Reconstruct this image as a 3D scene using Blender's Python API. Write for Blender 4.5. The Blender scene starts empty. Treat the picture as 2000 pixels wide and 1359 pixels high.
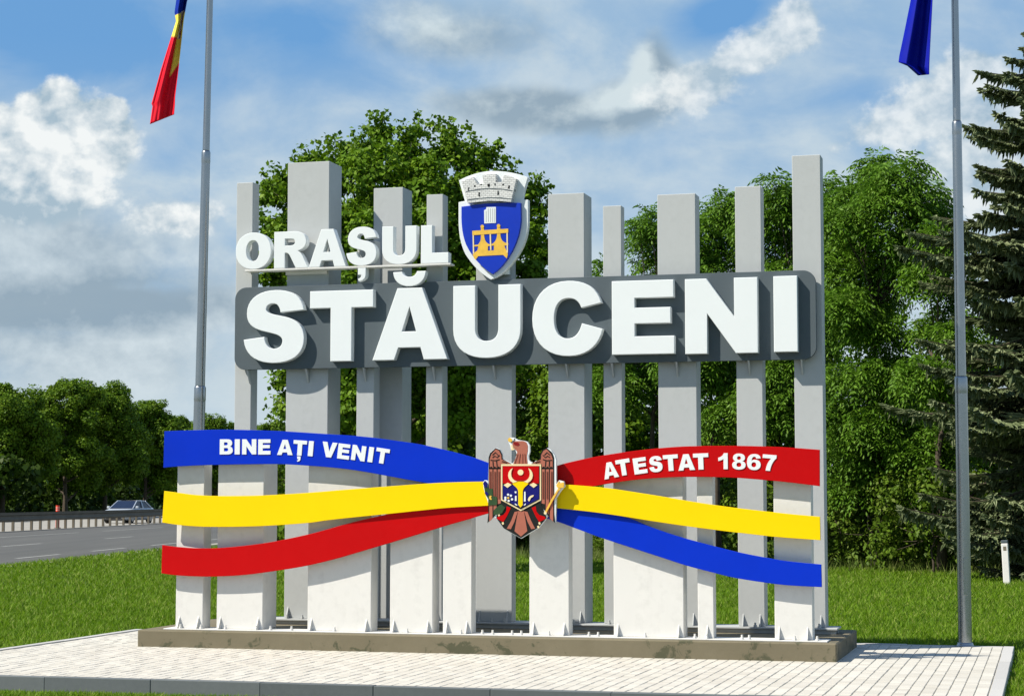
import bpy, bmesh, math, random
import numpy as np
from math import radians, sin, cos, tan, atan, atan2, pi, sqrt
from mathutils import Vector, Matrix
from mathutils.geometry import tessellate_polygon

S = bpy.context.scene
COL = S.collection

# ------------------------------------------------------------------ camera
F = 3800.0                      # focal length of the photograph, in its pixels (2000 wide)
PITCH = atan(290.5 / F)
CAM_H = 1.6
cam_d = bpy.data.cameras.new("camera")
cam_d.sensor_width = 36.0
cam_d.lens = 36.0 * F / 2000.0
cam_d.clip_start = 0.2
cam_d.clip_end = 4000.0
cam = bpy.data.objects.new("camera", cam_d)
COL.objects.link(cam)
cam.location = (0, 0, CAM_H)
cam.rotation_euler = (pi / 2 + PITCH, 0, 0)
S.camera = cam

# ------------------------------------------------------------------ sun, sky, exposure
SUN_L = (1.45, 1.0, -1.88)      # light travel in the sign's frame (along, into, up)
TH = atan(1050.0 / F)           # the sign is turned 15.4 degrees
def l2w_dir(a, b, c):
    return Vector((a * cos(TH) + b * sin(TH), -a * sin(TH) + b * cos(TH), c))
sun_dir = l2w_dir(*SUN_L).normalized()
sd = bpy.data.lights.new("sun", 'SUN')
sd.energy = 5.0
sd.angle = radians(0.53)
sd.color = (1.0, 0.935, 0.82)
sun = bpy.data.objects.new("sun", sd)
COL.objects.link(sun)
sun.rotation_euler = sun_dir.to_track_quat('-Z', 'Y').to_euler()
sun.location = (-30, -20, 40)
SUN_EL = math.asin(-sun_dir.z)
SUN_AZ = atan2(-sun_dir.x, -sun_dir.y)

S.view_settings.view_transform = 'Standard'
S.view_settings.look = 'None'
S.view_settings.exposure = 0.55
S.view_settings.gamma = 1.0
S.view_settings.use_curve_mapping = False
S.cycles.max_bounces = 6
S.cycles.diffuse_bounces = 3
S.cycles.glossy_bounces = 3
S.cycles.transmission_bounces = 3
S.cycles.transparent_max_bounces = 6
S.cycles.sample_clamp_indirect = 6.0


class X:
    """A node socket (or number) with arithmetic."""
    nt = None
    def __init__(self, s): self.s = s
    @staticmethod
    def m(op, *a, clamp=False):
        n = X.nt.nodes.new('ShaderNodeMath'); n.operation = op; n.use_clamp = clamp
        for i, v in enumerate(a):
            v = v.s if isinstance(v, X) else v
            if isinstance(v, (int, float)): n.inputs[i].default_value = v
            else: X.nt.links.new(v, n.inputs[i])
        return X(n.outputs[0])
    def __add__(a, b): return X.m('ADD', a, b)
    __radd__ = __add__
    def __sub__(a, b): return X.m('SUBTRACT', a, b)
    def __rsub__(a, b): return X.m('SUBTRACT', b, a)
    def __mul__(a, b): return X.m('MULTIPLY', a, b)
    __rmul__ = __mul__
    def __truediv__(a, b): return X.m('DIVIDE', a, b)
    def clamp(a): return X.m('ADD', a, 0.0, clamp=True)
    def max(a, b): return X.m('MAXIMUM', a, b)
    def min(a, b): return X.m('MINIMUM', a, b)
    def step(a, lo, hi):
        n = X.nt.nodes.new('ShaderNodeMapRange'); n.interpolation_type = 'SMOOTHSTEP'
        X.nt.links.new(a.s, n.inputs[0])
        n.inputs[1].default_value = lo; n.inputs[2].default_value = hi
        return X(n.outputs[0])

def xnoise(vec, scale, detail=4.0, rough=0.55, lac=2.0, dist=0.0):
    n = X.nt.nodes.new('ShaderNodeTexNoise')
    n.inputs['Scale'].default_value = scale; n.inputs['Detail'].default_value = detail
    n.inputs['Roughness'].default_value = rough; n.inputs['Lacunarity'].default_value = lac
    n.inputs['Distortion'].default_value = dist
    if vec is not None: X.nt.links.new(vec, n.inputs['Vector'])
    return X(n.outputs['Fac'])

def xmix(fac, a, b):
    n = X.nt.nodes.new('ShaderNodeMix'); n.data_type = 'RGBA'
    def put(v, sock):
        v = v.s if isinstance(v, X) else v
        if isinstance(v, (int, float)): sock.default_value = v
        elif isinstance(v, (tuple, list)): sock.default_value = (*v[:3], 1)
        else: X.nt.links.new(v, sock)
    put(fac, n.inputs[0]); put(a, n.inputs[6]); put(b, n.inputs[7])
    return X(n.outputs[2])

# world: Nishita sky with broken cloud
W = bpy.data.worlds.new("World"); S.world = W; W.use_nodes = True
nt = W.node_tree; nt.nodes.clear(); X.nt = nt
out = nt.nodes.new('ShaderNodeOutputWorld'); bg = nt.nodes.new('ShaderNodeBackground')
nt.links.new(bg.outputs[0], out.inputs[0])
BGS = 0.1
bg.inputs['Strength'].default_value = BGS
sky = nt.nodes.new('ShaderNodeTexSky'); sky.sky_type = 'NISHITA'; sky.sun_disc = False
sky.sun_elevation = SUN_EL; sky.sun_rotation = SUN_AZ
sky.air_density = 1.0; sky.dust_density = 0.6; sky.ozone_density = 2.0
tc = nt.nodes.new('ShaderNodeTexCoord')
sp = nt.nodes.new('ShaderNodeSeparateXYZ'); nt.links.new(tc.outputs['Generated'], sp.inputs[0])
dx, dy, dz = X(sp.outputs[0]), X(sp.outputs[1]), X(sp.outputs[2])
az = X.m('ARCTAN2', dx, dy) * 3.8          # in thousands of photo pixels
el = X.m('ARCSINE', dz) * 3.8
def scaled(sx, sz, off=0.0):
    n = nt.nodes.new('ShaderNodeVectorMath'); n.operation = 'MULTIPLY_ADD'
    nt.links.new(tc.outputs['Generated'], n.inputs[0])
    n.inputs[1].default_value = (sx, sx, sz); n.inputs[2].default_value = (off, off * 0.7, off * 1.3)
    return n.outputs[0]
def blob(px, py, rx, ry, rot=0.0):
    a = az - (px - 1000) / 1000.0; b = el - (970 - py) / 1000.0
    if rot:
        c, s_ = cos(radians(rot)), sin(radians(rot))
        a, b = a * c + b * s_, b * c - a * s_
    a = a * (1000.0 / rx); b = b * (1000.0 / ry)
    return 1.0 - X.m('SQRT', a * a + b * b)
def union(*bs):
    r = bs[0]
    for b in bs[1:]: r = r.max(b)
    return r
n_big = xnoise(scaled(3.8, 7.0, 3.1), 1.5, 4, 0.5, dist=0.3)
n_puff = xnoise(scaled(3.8, 4.6, 1.7), 6.0, 8, 0.6, dist=0.06)
n_puff2 = xnoise(scaled(3.8, 4.6, 1.7 - 0.018), 6.0, 4, 0.55, dist=0.06)
n_lump = xnoise(scaled(3.8, 4.4, 5.2), 15.0, 5, 0.55)
n_wisp = xnoise(scaled(3.8, 8.0, 8.3), 3.0, 6, 0.58, dist=0.5)
# clear blue, paler towards the horizon
skyc = nt.nodes.new('ShaderNodeMix'); skyc.data_type = 'RGBA'; skyc.blend_type = 'MULTIPLY'
skyc.inputs[0].default_value = 1.0
nt.links.new(sky.outputs[0], skyc.inputs[6])
skyc.inputs[7].default_value = (0.62, 0.80, 0.92, 1)
base = X(skyc.outputs[2])
U = 1.0 / BGS / 2 ** S.view_settings.exposure
def c8(r, g, b):
    f = lambda v: ((v / 255 + 0.055) / 1.055) ** 2.4 if v > 10 else v / 255 / 12.92
    return (f(r) * U, f(g) * U, f(b) * U)
def d8(r, g, b):
    a = c8(r, g, b); return (a[0] / U, a[1] / U, a[2] / U)
BLUE_HI, BLUE_LO = c8(108, 162, 216), c8(160, 190, 216)
base = xmix(0.85, base, xmix((1.0 - el * 1.15).clamp(), xmix(((el - 1.0) / 2.4).clamp(), BLUE_HI, c8(52, 98, 172)), BLUE_LO))
# thin high cloud nearly everywhere, with clear patches
patch = union(blob(130, 80, 500, 180), blob(580, 70, 330, 150, -6) * 0.8, blob(1425, 40, 140, 70, 12), blob(330, 320, 90, 50) * 0.35, blob(1690, 205, 120, 50) * 0.45, blob(1960, 40, 120, 80) * 0.3).clamp()
veil = ((n_big - 0.5) * 1.1 + (n_wisp - 0.5) * 1.25 + 0.92 + (0.55 - el).max(-0.6) * 0.25 - patch * 1.25).clamp()
veil = veil * (1.0 - ((el - 1.1) / 3.0).clamp() * 0.6)
c = xmix(veil * 0.88, base, xmix((n_puff * 0.6 + n_wisp * 0.6 + (0.55 - el) * 0.30).step(0.40, 0.74), c8(166, 194, 218), c8(206, 220, 227)))
# soft grey lower cloud on the left
soft = (union(blob(110, 520, 470, 220), blob(150, 610, 480, 80) + 0.15, blob(100, 690, 560, 130) * 0.75) + (n_puff - 0.5) * 1.0 + (n_big - 0.5) * 0.5).step(0.0, 0.6)
relief = (n_puff - n_puff2)
softc = xmix(((n_puff - 0.5) * 1.5 + relief * 1.5 + 0.68 + (0.42 - el).clamp() * 0.3 * 1.0 - (blob(120, 605, 480, 62, 3) + 0.25 + (n_wisp - 0.5) * 0.4).clamp() * 0.9).clamp(), c8(146, 167, 183), c8(208, 221, 228))
c = xmix(soft * 0.9, c, softc)
mid = (union(blob(1080, 222, 250, 52, -4) + 0.1, blob(1230, 210, 140, 62, 16) + 0.15, blob(1272, 160, 62, 100, -10) + 0.1, blob(880, 62, 260, 80) * 0.6) * 1.2 + (n_puff - 0.5) * 0.8 + (n_lump - 0.5) * 0.3).step(0.0, 0.7)
midc = xmix((blob(1215, 195, 150, 40, 14).clamp() * 1.3 + blob(1250, 140, 44, 90, -10).clamp() * 1.4 + blob(860, 50, 200, 60).clamp() + (n_puff - 0.5) * 1.2 + relief * 2.0 + 0.05).clamp(), c8(144, 166, 183), c8(214, 227, 231))
c = xmix(mid * 0.9, c, midc)
# sunlit heaped cloud
cum = union(blob(128, 255, 105, 85), blob(60, 330, 150, 105), blob(165, 300, 130, 80), blob(120, 215, 62, 52), blob(80, 250, 70, 60), blob(215, 240, 40, 40), blob(190, 245, 55, 45), blob(5, 265, 60, 50), blob(40, 385, 130, 90), blob(135, 400, 120, 70), blob(330, 435, 160, 50) * 0.7,
            blob(1470, 120, 190, 62, 24) * 0.8, blob(1550, 70, 70, 70) * 0.85, blob(1380, 170, 170, 60, 18) * 0.7,
            blob(1800, 240, 220, 80, 14) * 0.95, blob(1905, 175, 90, 60), blob(1960, 260, 160, 80), blob(1900, 360, 260, 110) * 0.8)
cumd = cum * 0.95 + (n_puff - 0.5) * 1.5 + (n_lump - 0.5) * 0.5
right = (az + 0.2).step(0.0, 0.5)
cuma = cumd.step(0.05, 0.36)
cumc = xmix((0.62 + relief * 5.0 + (n_lump - 0.5) * 0.9 + (cumd - 0.5) * 0.25 - (blob(120, 440, 300, 80)).clamp() * 0.5).clamp(), c8(168, 190, 205), c8(243, 247, 247))
c = xmix(cuma * (1.0 - right * 0.25), c, cumc)
# below the horizon: ground haze tone
c = xmix((el * -8.0).clamp(), c, c8(120, 130, 120))
nt.links.new(c.s, bg.inputs['Color'])
W.cycles.sampling_method = 'AUTOMATIC'

# ------------------------------------------------------------------ measuring helpers
def ray(px, py):
    x = (px - 1000.0) / F; y = (679.5 - py) / F
    return Vector((x, cos(PITCH) - y * sin(PITCH), sin(PITCH) + y * cos(PITCH)))
def ground(px, py, z=0.0):
    d = ray(px, py); t = (z - CAM_H) / d.z
    return Vector((0, 0, CAM_H)) + d * t
def at(px, py, D):
    d = ray(px, py); return Vector((0, 0, CAM_H)) + d * (D / d.y)
ORG = ground(268, 1262, 0.0)                       # front left foot of the sign's concrete base
UV, VV = Vector((cos(TH), -sin(TH), 0)), Vector((sin(TH), cos(TH), 0))
def P(px, py, v):
    """point of the sign's plane at depth v seen at a photo pixel -> (along, up)"""
    d = ray(px, py); o = Vector((0, 0, CAM_H)) - ORG
    t = (v - o.dot(VV)) / d.dot(VV)
    q = o + d * t
    return q.dot(UV), q.z
def loc(px, py, z=0.0):
    q = ground(px, py, z) - ORG
    return q.dot(UV), q.dot(VV)

# ------------------------------------------------------------------ materials
def new_mat(name):
    m = bpy.data.materials.new(name); m.use_nodes = True
    X.nt = m.node_tree
    b = m.node_tree.nodes['Principled BSDF']
    return m, m.node_tree, b
def objvec(t):
    n = t.nodes.new('ShaderNodeTexCoord'); return n.outputs['Object']
def geovec(t):
    n = t.nodes.new('ShaderNodeNewGeometry'); return n.outputs['Position']
def island(t):
    n = t.nodes.new('ShaderNodeNewGeometry'); return X(n.outputs['Random Per Island'])
def bump(t, b, h, strength=0.3, dist=0.01):
    n = t.nodes.new('ShaderNodeBump'); n.inputs['Strength'].default_value = strength; n.inputs['Distance'].default_value = dist
    t.links.new(h.s, n.inputs['Height']); t.links.new(n.outputs[0], b.inputs['Normal'])
def paint(name, col, rough=0.45, metal=0.0, var=0.08, scale=2.5, grime=0.0, spec=0.3, streak=False):
    m, t, b = new_mat(name)
    v = geovec(t)
    if streak:
        mp = t.nodes.new('ShaderNodeMapping'); mp.inputs['Scale'].default_value = (6, 6, 0.5)
        t.links.new(v, mp.inputs[0]); v2 = mp.outputs[0]
    else: v2 = v
    a = xnoise(v2, scale, 5, 0.6)
    f = xnoise(v, scale * 9, 4, 0.6)
    lo = tuple(c * (1 - var) for c in col); hi = tuple(min(1, c * (1 + var)) for c in col)
    cc = xmix((a * 1.6 - 0.3).clamp(), lo, hi)
    if grime:
        cc = xmix(((a * f * 4.0) - 0.95).clamp() * grime, cc, tuple(c * 0.55 + 0.01 for c in col))
    t.links.new(cc.s, b.inputs['Base Color'])
    r = f * 0.22 + (rough - 0.11)
    t.links.new(r.s, b.inputs['Roughness'])
    b.inputs['Metallic'].default_value = metal
    b.inputs['Specular IOR Level'].default_value = spec
    if metal < 0.9: bump(t, b, f, 0.06, 0.004)
    return m
M = {}
M['post'] = paint('grey_powder_coat', (0.425, 0.442, 0.445), 0.5, var=0.04, scale=1.4, grime=0.22, streak=True)
M['post_white'] = paint('white_powder_coat', (0.645, 0.637, 0.61), 0.5, var=0.03, scale=1.4, grime=0.3, streak=True)
M['panel'] = paint('slate_grey_panel', (0.074, 0.095, 0.109), 0.6, var=0.06, scale=1.6, grime=0.15)
M['letter'] = paint('white_letter_acrylic', (0.71, 0.745, 0.755), 0.4, var=0.02, scale=3)
M['blue'] = paint('blue_ribbon', (0.001, 0.026, 0.46), 0.42, var=0.07, scale=2.2, spec=0.12)
M['yellow'] = paint('yellow_ribbon', (0.80, 0.56, 0.0), 0.45, var=0.03, scale=2.2, spec=0.12)
M['red'] = paint('red_ribbon', (0.44, 0.001, 0.002), 0.42, var=0.06, scale=2.2, spec=0.12)
M['black'] = paint('black_print', (0.006, 0.007, 0.006), 0.5)
M['brown'] = paint('feather_brown', (0.36, 0.115, 0.075), 0.5, var=0.12, scale=9)
M['brown_dark'] = paint('feather_dark_brown', (0.16, 0.04, 0.025), 0.5)
M['cream'] = paint('cream_print', (0.75, 0.62, 0.36), 0.5)
M['gold'] = paint('gold_print', (0.72, 0.44, 0.06), 0.45, var=0.18, scale=18)
M['navy'] = paint('navy_print', (0.002, 0.002, 0.13), 0.45)
M['darkred'] = paint('dark_red_print', (0.20, 0.003, 0.004), 0.5)
M['leafgreen'] = paint('green_print', (0.025, 0.06, 0.02), 0.5, var=0.3, scale=20)
M['shieldblue'] = paint('shield_blue', (0.002, 0.030, 0.42), 0.4, var=0.1, scale=4)
M['steel'] = paint('stainless_steel', (0.37, 0.38, 0.385), 0.28, metal=1.0, var=0.05, scale=5)
M['rail_steel'] = paint('galvanised_rail', (0.15, 0.128, 0.095), 0.7, metal=0.0, var=0.25, scale=1.2)
M['dark_plastic'] = paint('dark_trim', (0.012, 0.012, 0.013), 0.5)
M['white_post'] = paint('white_marker', (0.72, 0.70, 0.68), 0.5, grime=0.5, scale=6)
M['kerb_pale'] = paint('pale_kerb_block', (0.62, 0.58, 0.52), 0.8, var=0.2, scale=3)
M['orange'] = paint('orange_red_marker', (0.75, 0.07, 0.035), 0.5)
M['car_paint'] = paint('silver_car_paint', (0.52, 0.56, 0.60), 0.28, metal=0.35, var=0.02)
M['glass'] = paint('dark_window_glass', (0.012, 0.02, 0.045), 0.08, var=0.2)
M['tyre'] = paint('tyre_rubber', (0.012, 0.012, 0.012), 0.85)
M['rim'] = paint('alloy_rim', (0.4, 0.4, 0.42), 0.3, metal=0.9)
M['headlamp'] = paint('headlamp_lens', (0.6, 0.63, 0.66), 0.1)

# embossed stone drawing on the mural crown: fine printed joints
m, t, b = new_mat('printed_stone_wall'); M['stone_print'] = m
bk = t.nodes.new('ShaderNodeTexBrick'); mp = t.nodes.new('ShaderNodeMapping')
mp.inputs['Rotation'].default_value = (pi / 2, 0, 0)
t.links.new(objvec(t), mp.inputs[0]); t.links.new(mp.outputs[0], bk.inputs['Vector'])
bk.inputs['Scale'].default_value = 1.0; bk.inputs['Brick Width'].default_value = 0.046; bk.inputs['Row Height'].default_value = 0.021
bk.inputs['Mortar Size'].default_value = 0.0026; bk.inputs['Color1'].default_value = (0.72, 0.72, 0.70, 1); bk.inputs['Color2'].default_value = (0.60, 0.61, 0.60, 1)
bk.inputs['Mortar'].default_value = (0.30, 0.30, 0.30, 1)
t.links.new(bk.outputs[0], b.inputs['Base Color']); b.inputs['Roughness'].default_value = 0.5

# weathered concrete plinth
m, t, b = new_mat('weathered_concrete'); M['concrete'] = m
v = geovec(t)
a = xnoise(v, 1.1, 6, 0.62); f = xnoise(v, 14, 5, 0.65); sp_ = xnoise(v, 2.6, 3, 0.5, dist=0.4)
cc = xmix((a * 1.8 - 0.4).clamp(), (0.125, 0.106, 0.064), (0.185, 0.160, 0.106))
cc = xmix((f * 1.4 - 0.45).clamp() * 0.55, cc, (0.13, 0.115, 0.07))
sep = t.nodes.new('ShaderNodeSeparateXYZ'); t.links.new(v, sep.inputs[0])
low = 1.0 - X(sep.outputs[2]).step(0.02, 0.17) * 0.5
st = xnoise(v, 5.5, 5, 0.68, dist=0.8); cc = xmix((st * 0.75 + sp_ * 0.55 - X(sep.outputs[2]).step(0.0, 0.22) * 0.10).step(0.655, 0.73) * 0.75, cc, (0.035, 0.045, 0.020))
cc = xmix((sp_ * 1.4 - 0.45).clamp() * 0.3, cc, (0.10, 0.085, 0.05))
t.links.new(cc.s, b.inputs['Base Color']); b.inputs['Roughness'].default_value = 0.9
bump(t, b, f, 0.4, 0.006)

# pale pavers, grey kerb
def stone(name, lo, hi, sc, tone=0.5):
    m, t, b = new_mat(name)
    v = geovec(t)
    oi = t.nodes.new('ShaderNodeObjectInfo'); isl = island(t)
    r = X.m('FRACT', X(oi.outputs['Random']) + isl * 3.7)
    f = xnoise(v, sc, 5, 0.65); g = xnoise(v, 0.8, 4, 0.6)
    k = (r * tone + f * 0.5 + g * 0.5 - 0.3).clamp()
    cc = xmix(k, lo, hi)
    t.links.new(cc.s, b.inputs['Base Color']); b.inputs['Roughness'].default_value = 0.88
    bump(t, b, f, 0.25, 0.003)
    return m
M['paver'] = stone('pale_concrete_paver', (0.43, 0.405, 0.35), (0.58, 0.56, 0.50), 40)
M['border'] = stone('grey_border_stone', (0.38, 0.375, 0.36), (0.50, 0.49, 0.47), 30)
M['kerb'] = stone('dark_kerb_stone', (0.075, 0.088, 0.095), (0.145, 0.16, 0.165), 22)
M['bedding'] = stone('sand_bedding', (0.26, 0.24, 0.20), (0.38, 0.355, 0.30), 60)

# soil and turf sheet
m, t, b = new_mat('turf_ground'); M['turf'] = m
v = geovec(t)
a = xnoise(v, 0.35, 5, 0.6); f = xnoise(v, 30, 4, 0.7)
cc = xmix((a * 1.6 - 0.3).clamp(), (0.05, 0.105, 0.008), (0.10, 0.18, 0.014))
cc = xmix((f * 1.5 - 0.4).clamp(), (0.025, 0.045, 0.008), cc)
t.links.new(cc.s, b.inputs['Base Color']); b.inputs['Roughness'].default_value = 0.95
bump(t, b, f, 0.6, 0.03)

m, t, b = new_mat('road_asphalt'); M['asphalt'] = m
v = geovec(t)
a = xnoise(v, 0.25, 5, 0.6); f = xnoise(v, 60, 3, 0.7)
mp = t.nodes.new('ShaderNodeMapping'); mp.inputs['Scale'].default_value = (0.9, 0.03, 1); mp.inputs['Rotation'].default_value = (0, 0, 0.06)
t.links.new(v, mp.inputs[0]); w = xnoise(mp.outputs[0], 1.2, 3, 0.5)
cc = xmix((w * 1.4 + a * 0.5 - 0.45).clamp(), (0.058, 0.058, 0.053), (0.092, 0.090, 0.082))
t.links.new(cc.s, b.inputs['Base Color']); b.inputs['Roughness'].default_value = 0.85
bump(t, b, f, 0.3, 0.006)
M['asphalt_pale'] = paint('pale_concrete_carriageway', (0.30, 0.285, 0.25), 0.85, var=0.2, scale=0.6)
M['lane'] = paint('worn_lane_paint', (0.32, 0.32, 0.30), 0.7, var=0.3, scale=1.5, grime=0.8)

def foliage(name, cols, trans=0.3, rough=0.55, spec=0.15):
    m, t, b = new_mat(name)
    r = island(t); v = geovec(t)
    g = xnoise(v, 0.5, 3, 0.5)
    cc = xmix((r * 0.75 + g * 0.5 - 0.12).clamp(), cols[0], cols[1])
    r2 = X.m('FRACT', r * 17.3); cc = xmix(r2.step(0.72, 1.0) * 0.75, cc, cols[2])
    t.links.new(cc.s, b.inputs['Base Color']); b.inputs['Roughness'].default_value = rough
    b.inputs['Specular IOR Level'].default_value = spec
    tr = t.nodes.new('ShaderNodeBsdfTranslucent'); t.links.new(cc.s, tr.inputs[0])
    ms = t.nodes.new('ShaderNodeMixShader'); ms.inputs[0].default_value = trans
    t.links.new(b.outputs[0], ms.inputs[1]); t.links.new(tr.outputs[0], ms.inputs[2])
    o = t.nodes['Material Output']; t.links.new(ms.outputs[0], o.inputs[0])
    return m
M['maple'] = foliage('broad_leaves', [(0.055, 0.13, 0.004), (0.135, 0.245, 0.009), (0.21, 0.32, 0.025)])
M['ash'] = foliage('feathered_leaves', [(0.055, 0.14, 0.008), (0.130, 0.255, 0.017), (0.20, 0.33, 0.055)])
M['shrub'] = foliage('shrub_leaves', [(0.055, 0.11, 0.008), (0.12, 0.20, 0.014), (0.18, 0.24, 0.04)])
M['thicket'] = foliage('shaded_thicket_leaves', [(0.020, 0.045, 0.004), (0.045, 0.085, 0.008), (0.07, 0.11, 0.015)])  # leaf colour darkened to stand in for deep shade under the crowns
M['roadside'] = foliage('roadside_leaves', [(0.050, 0.115, 0.004), (0.125, 0.215, 0.009), (0.18, 0.27, 0.018)])
M['spruce'] = foliage('spruce_needles', [(0.085, 0.12, 0.050), (0.22, 0.26, 0.13), (0.36, 0.40, 0.22)], 0.1, 0.6)
M['grass'] = foliage('grass_blades', [(0.075, 0.170, 0.003), (0.185, 0.315, 0.010), (0.36, 0.40, 0.10)], 0.4, 0.6, 0.2)
M['weed'] = foliage('tall_grass', [(0.08, 0.13, 0.02), (0.15, 0.20, 0.035), (0.25, 0.26, 0.10)], 0.3, 0.6, 0.2)
M['bark'] = paint('tree_bark', (0.07, 0.055, 0.04), 0.9, var=0.35, scale=6)

# flag cloths
def cloth(name):
    m, t, b = new_mat(name)
    b.inputs['Roughness'].default_value = 0.6
    b.inputs['Specular IOR Level'].default_value = 0.1
    return m, t, b

# ------------------------------------------------------------------ mesh helpers
def tagv(o, label=None, cat=None, group=None, kind=None):
    if label: o['label'] = label
    if cat: o['category'] = cat
    if group: o['group'] = group
    if kind: o['kind'] = kind
    return o
def link(name, me, parent=None, mat=None, smooth=False):
    if mat is not None and not me.materials: me.materials.append(mat)
    o = bpy.data.objects.new(name, me); COL.objects.link(o)
    if parent is not None: o.parent = parent
    if smooth:
        me.polygons.foreach_set('use_smooth', [True] * len(me.polygons))
    return o
def empty(name, location=(0, 0, 0), rz=0.0):
    o = bpy.data.objects.new(name, None); COL.objects.link(o)
    o.empty_display_size = 0.3
    o.location = location; o.rotation_euler = (0, 0, rz)
    return o
class MB:
    def __init__(s): s.v = []; s.f = []
    def add(s, vs, fs):
        k = len(s.v); s.v += [tuple(p) for p in vs]; s.f += [tuple(i + k for i in f) for f in fs]; return s
    def box(s, x0, x1, y0, y1, z0, z1, bv=0.0):
        if bv <= 0:
            vs = [(x, y, z) for z in (z0, z1) for y in (y0, y1) for x in (x0, x1)]
            return s.add(vs, [(0, 2, 3, 1), (4, 5, 7, 6), (0, 1, 5, 4), (2, 6, 7, 3), (0, 4, 6, 2), (1, 3, 7, 5)])
        bm = bmesh.new(); bmesh.ops.create_cube(bm, size=1.0)
        for q in bm.verts:
            q.co = ((x0 + x1) / 2 + q.co.x * (x1 - x0), (y0 + y1) / 2 + q.co.y * (y1 - y0), (z0 + z1) / 2 + q.co.z * (z1 - z0))
        bmesh.ops.bevel(bm, geom=bm.edges[:], offset=bv, segments=1, affect='EDGES', profile=0.5)
        bm.verts.index_update()
        s.add([q.co[:] for q in bm.verts], [[q.index for q in f.verts] for f in bm.faces]); bm.free(); return s
    def tube(s, pts, rs, n=12, cap=True):
        pts = [Vector(p) for p in pts]; k0 = len(s.v); prev = None
        for i, p in enumerate(pts):
            d = (pts[min(i + 1, len(pts) - 1)] - pts[max(i - 1, 0)]).normalized()
            if prev is None:
                a = d.orthogonal().normalized()
            else:
                a = (prev - d * prev.dot(d)).normalized()
            prev = a; b_ = d.cross(a)
            for j in range(n):
                w = 2 * pi * j / n
                s.v.append(tuple(p + (a * cos(w) + b_ * sin(w)) * rs[i]))
        for i in range(len(pts) - 1):
            for j in range(n):
                q = k0 + i * n; r = k0 + (i + 1) * n
                s.f.append((q + j, q + (j + 1) % n, r + (j + 1) % n, r + j))
        if cap:
            s.f.append(tuple(k0 + j for j in reversed(range(n))))
            s.f.append(tuple(k0 + (len(pts) - 1) * n + j for j in range(n)))
        return s
    def build(s, name, mat, parent=None, smooth=False):
        me = bpy.data.meshes.new(name); me.from_pydata(s.v, [], s.f); me.update()
        return link(name, me, parent, mat, smooth)
def np_mesh(name, verts, polys, smooth=False):
    """verts (N,3), polys (M,k) -> mesh, fast"""
    me = bpy.data.meshes.new(name)
    verts = np.asarray(verts, np.float32); polys = np.asarray(polys, np.int32)
    n, k = polys.shape
    me.vertices.add(len(verts)); me.vertices.foreach_set('co', verts.ravel())
    me.loops.add(n * k); me.loops.foreach_set('vertex_index', polys.ravel())
    me.polygons.add(n); me.polygons.foreach_set('loop_start', np.arange(0, n * k, k, dtype=np.int32))
    me.update(calc_edges=True)
    return me

# outlines -----------------------------------------------------------
def flat(d, n=9):
    loops = []; cur = None; tok = d.replace(',', ' ').split(); i = 0
    def num(j): return float(tok[j])
    while i < len(tok):
        t_ = tok[i]
        if t_ == 'Z': loops.append(cur); cur = None; i += 1; continue
        c0 = t_[0]; x = float(t_[1:])
        if c0 in 'ML':
            p = (x, num(i + 1)); i += 2
            if c0 == 'M': cur = [p]
            else: cur.append(p)
        else:
            p0 = cur[-1]; p1 = (x, num(i + 1)); p2 = (num(i + 2), num(i + 3)); p3 = (num(i + 4), num(i + 5)); i += 6
            for k in range(1, n + 1):
                q = k / n; a = (1 - q) ** 3; b_ = 3 * q * (1 - q) ** 2; c_ = 3 * q * q * (1 - q); e = q ** 3
                cur.append((a * p0[0] + b_ * p1[0] + c_ * p2[0] + e * p3[0], a * p0[1] + b_ * p1[1] + c_ * p2[1] + e * p3[1]))
    out_ = []
    for l in loops:
        r = []
        for p in l:
            if not r or (abs(p[0] - r[-1][0]) + abs(p[1] - r[-1][1])) > 1e-6: r.append(p)
        if abs(r[0][0] - r[-1][0]) + abs(r[0][1] - r[-1][1]) < 1e-6: r.pop()
        out_.append(r)
    return out_
def area(l): return 0.5 * sum(l[i - 1][0] * l[i][1] - l[i][0] * l[i - 1][1] for i in range(len(l)))
def inset(l, d):
    """move a loop inwards (solid is to its left)"""
    r = []; n = len(l)
    for i in range(n):
        p0, p1, p2 = Vector(l[i - 1]), Vector(l[i]), Vector(l[(i + 1) % n])
        e1 = (p1 - p0).normalized(); e2 = (p2 - p1).normalized()
        n1 = Vector((-e1.y, e1.x)); n2 = Vector((-e2.y, e2.x))
        b_ = n1 + n2
        k = d / max(0.35, 1 + n1.dot(n2)) if b_.length > 1e-6 else 0
        r.append(tuple(p1 + b_ * k))
    return r
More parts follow.
